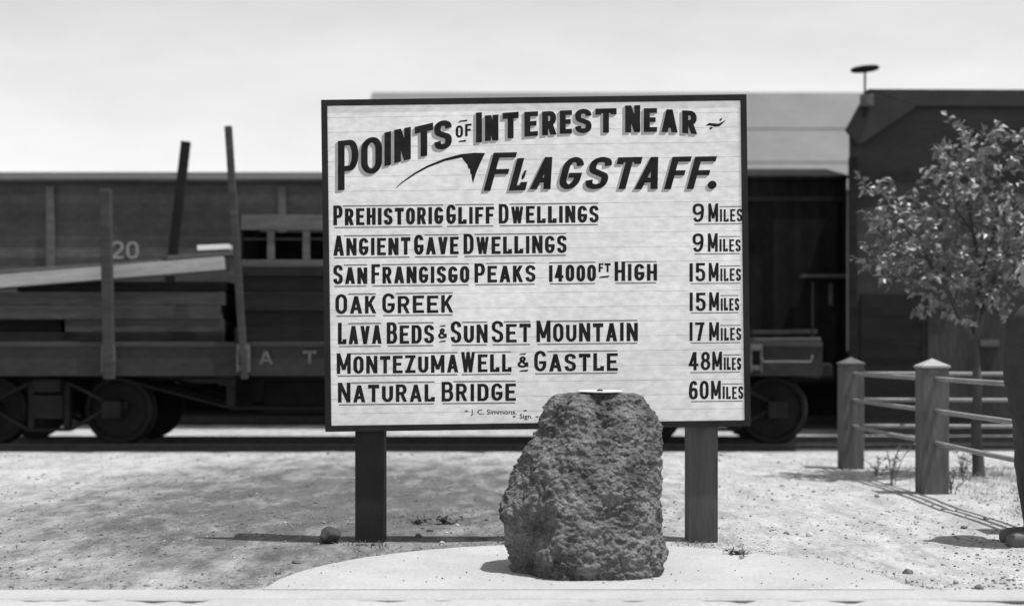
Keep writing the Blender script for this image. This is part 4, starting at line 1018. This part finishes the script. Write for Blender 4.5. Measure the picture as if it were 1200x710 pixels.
def blade(b, p, h, lean, w):
    s = Vector((-lean.y, lean.x, 0)); s = s.normalized() if s.length > 1e-5 else Vector((1, 0, 0))
    m1 = p + Vector((lean.x * .35, lean.y * .35, h * .6)); t = p + Vector((lean.x, lean.y, h))
    a, e, f, g_, k = (b.bm.verts.new(q) for q in (p - s * w, p + s * w, m1 + s * w * .7, m1 - s * w * .7, t))
    b.bm.faces.new((a, e, f, g_)); b.bm.faces.new((g_, f, k))
rn = random.Random(5); b = MB()
def tuft(x, y, n, h, spread):
    for _ in range(n):
        p = Vector((x + rn.gauss(0, spread), y + rn.gauss(0, spread), 0)); p.z = gz(p.x, p.y) - .004
        if on_apron(p.x, p.y): continue
        blade(b, p, h * rn.uniform(.4, 1.1), Vector((rn.gauss(0, 1.1), rn.gauss(0, 1.1), 0)) * h, .0028)
for _ in range(520):                                     # enclosure under the tree
    tuft(rn.uniform(3.7, 7.0), rn.uniform(9.0, 14.2), 12, rn.uniform(.025, .07), .07)
for _ in range(90): tuft(rn.gauss(-.55, .55), rn.gauss(9.9, .22), 10, rn.uniform(.012, .035), .05)     # behind the board
for _ in range(120): tuft(rn.uniform(-3.3, .6), rn.uniform(8.0, 14), 5, rn.uniform(.012, .035), .03)
for i in range(160):                                     # along the apron's edge and post feet
    a = math.pi * rn.random(); k = 1.03 + abs(rn.gauss(0, .05)); tuft(AX + AW * k * math.cos(a), YK1 + AD * k * math.sin(a), 6, rn.uniform(.008, .022), .03)
for _ in range(420):                                     # trodden dead weeds left of and behind the board
    x, y = rn.gauss(-1.6, 1.1), 8.2 + 6 * rn.random()
    if noise.noise((x * 1.1, y * .7, 31)) > rn.uniform(-.25, .35): tuft(x, y, 4, rn.uniform(.008, .022), .035)
for px in (418, 433, 448, 808, 825, 840):
    for _ in range(5): tuft(wx(px, 8.68) + rn.gauss(0, .06), 8.56 + rn.gauss(0, .07), 8, rn.uniform(.012, .04), .03)
tag(b.build('grass', M['grass'], recalc=False), kind='stuff', label='dry grass tufts in the fenced plot and on the dirt', cat='grass')

def weed(px, py, h, ns, sp_, label, seed):
    D = depth(py); rn2 = random.Random(seed); w = thing('weed', (wx(px, D), D, gz(wx(px, D), D)), label, 'weed', 'weeds growing on the dirt')
    st = MB(); lf = MB()
    for _ in range(ns):
        ln = Vector((rn2.gauss(0, sp_), rn2.gauss(0, sp_), 0)); hh = h * rn2.uniform(.6, 1.05); b0 = Vector((rn2.gauss(0, .02), rn2.gauss(0, .02), -.01))
        pts = [b0 + Vector((ln.x * t * t, ln.y * t * t, hh * t)) for t in (0, .35, .7, 1)]; st.tube(pts, [.005, .004, .003, .0015], 5)
        for k in range(int(6 + h * 22)):
            t = rn2.uniform(.2, 1); p = b0 + Vector((ln.x * t * t, ln.y * t * t, hh * t))
            leaf(lf, p, Vector((rn2.uniform(-1, 1), rn2.uniform(-1, 1), rn2.uniform(-.2, .6))), Vector((rn2.uniform(-.5, .5), rn2.uniform(-.5, .5), 1)), rn2.uniform(.03, .06), rn2.uniform(.008, .016))
    st.build('stem', M['weed'], w); lf.build('foliage', M['weed'], w, recalc=False)
weed(1045, 566, .40, 5, .10, 'tallest leafy weed, between the first two fence posts', 1)
weed(1028, 556, .26, 4, .08, 'smaller leafy weed close beside the far corner fence post', 2)
weed(1112, 577, .24, 5, .07, 'bushy weed at the right foot of the nearer fence post', 3)
weed(1128, 556, .26, 6, .10, 'shady weed beside the young tree trunk', 4)
weed(523, 612, .07, 7, .06, 'low leafy weed on the dirt seen under the board, left of the rock', 5)
weed(487, 611, .05, 6, .06, 'very low weed right of the dark signpost, under the board', 6)
weed(863, 650, .05, 6, .05, 'low dark weed by the apron edge, right of the right signpost', 7)
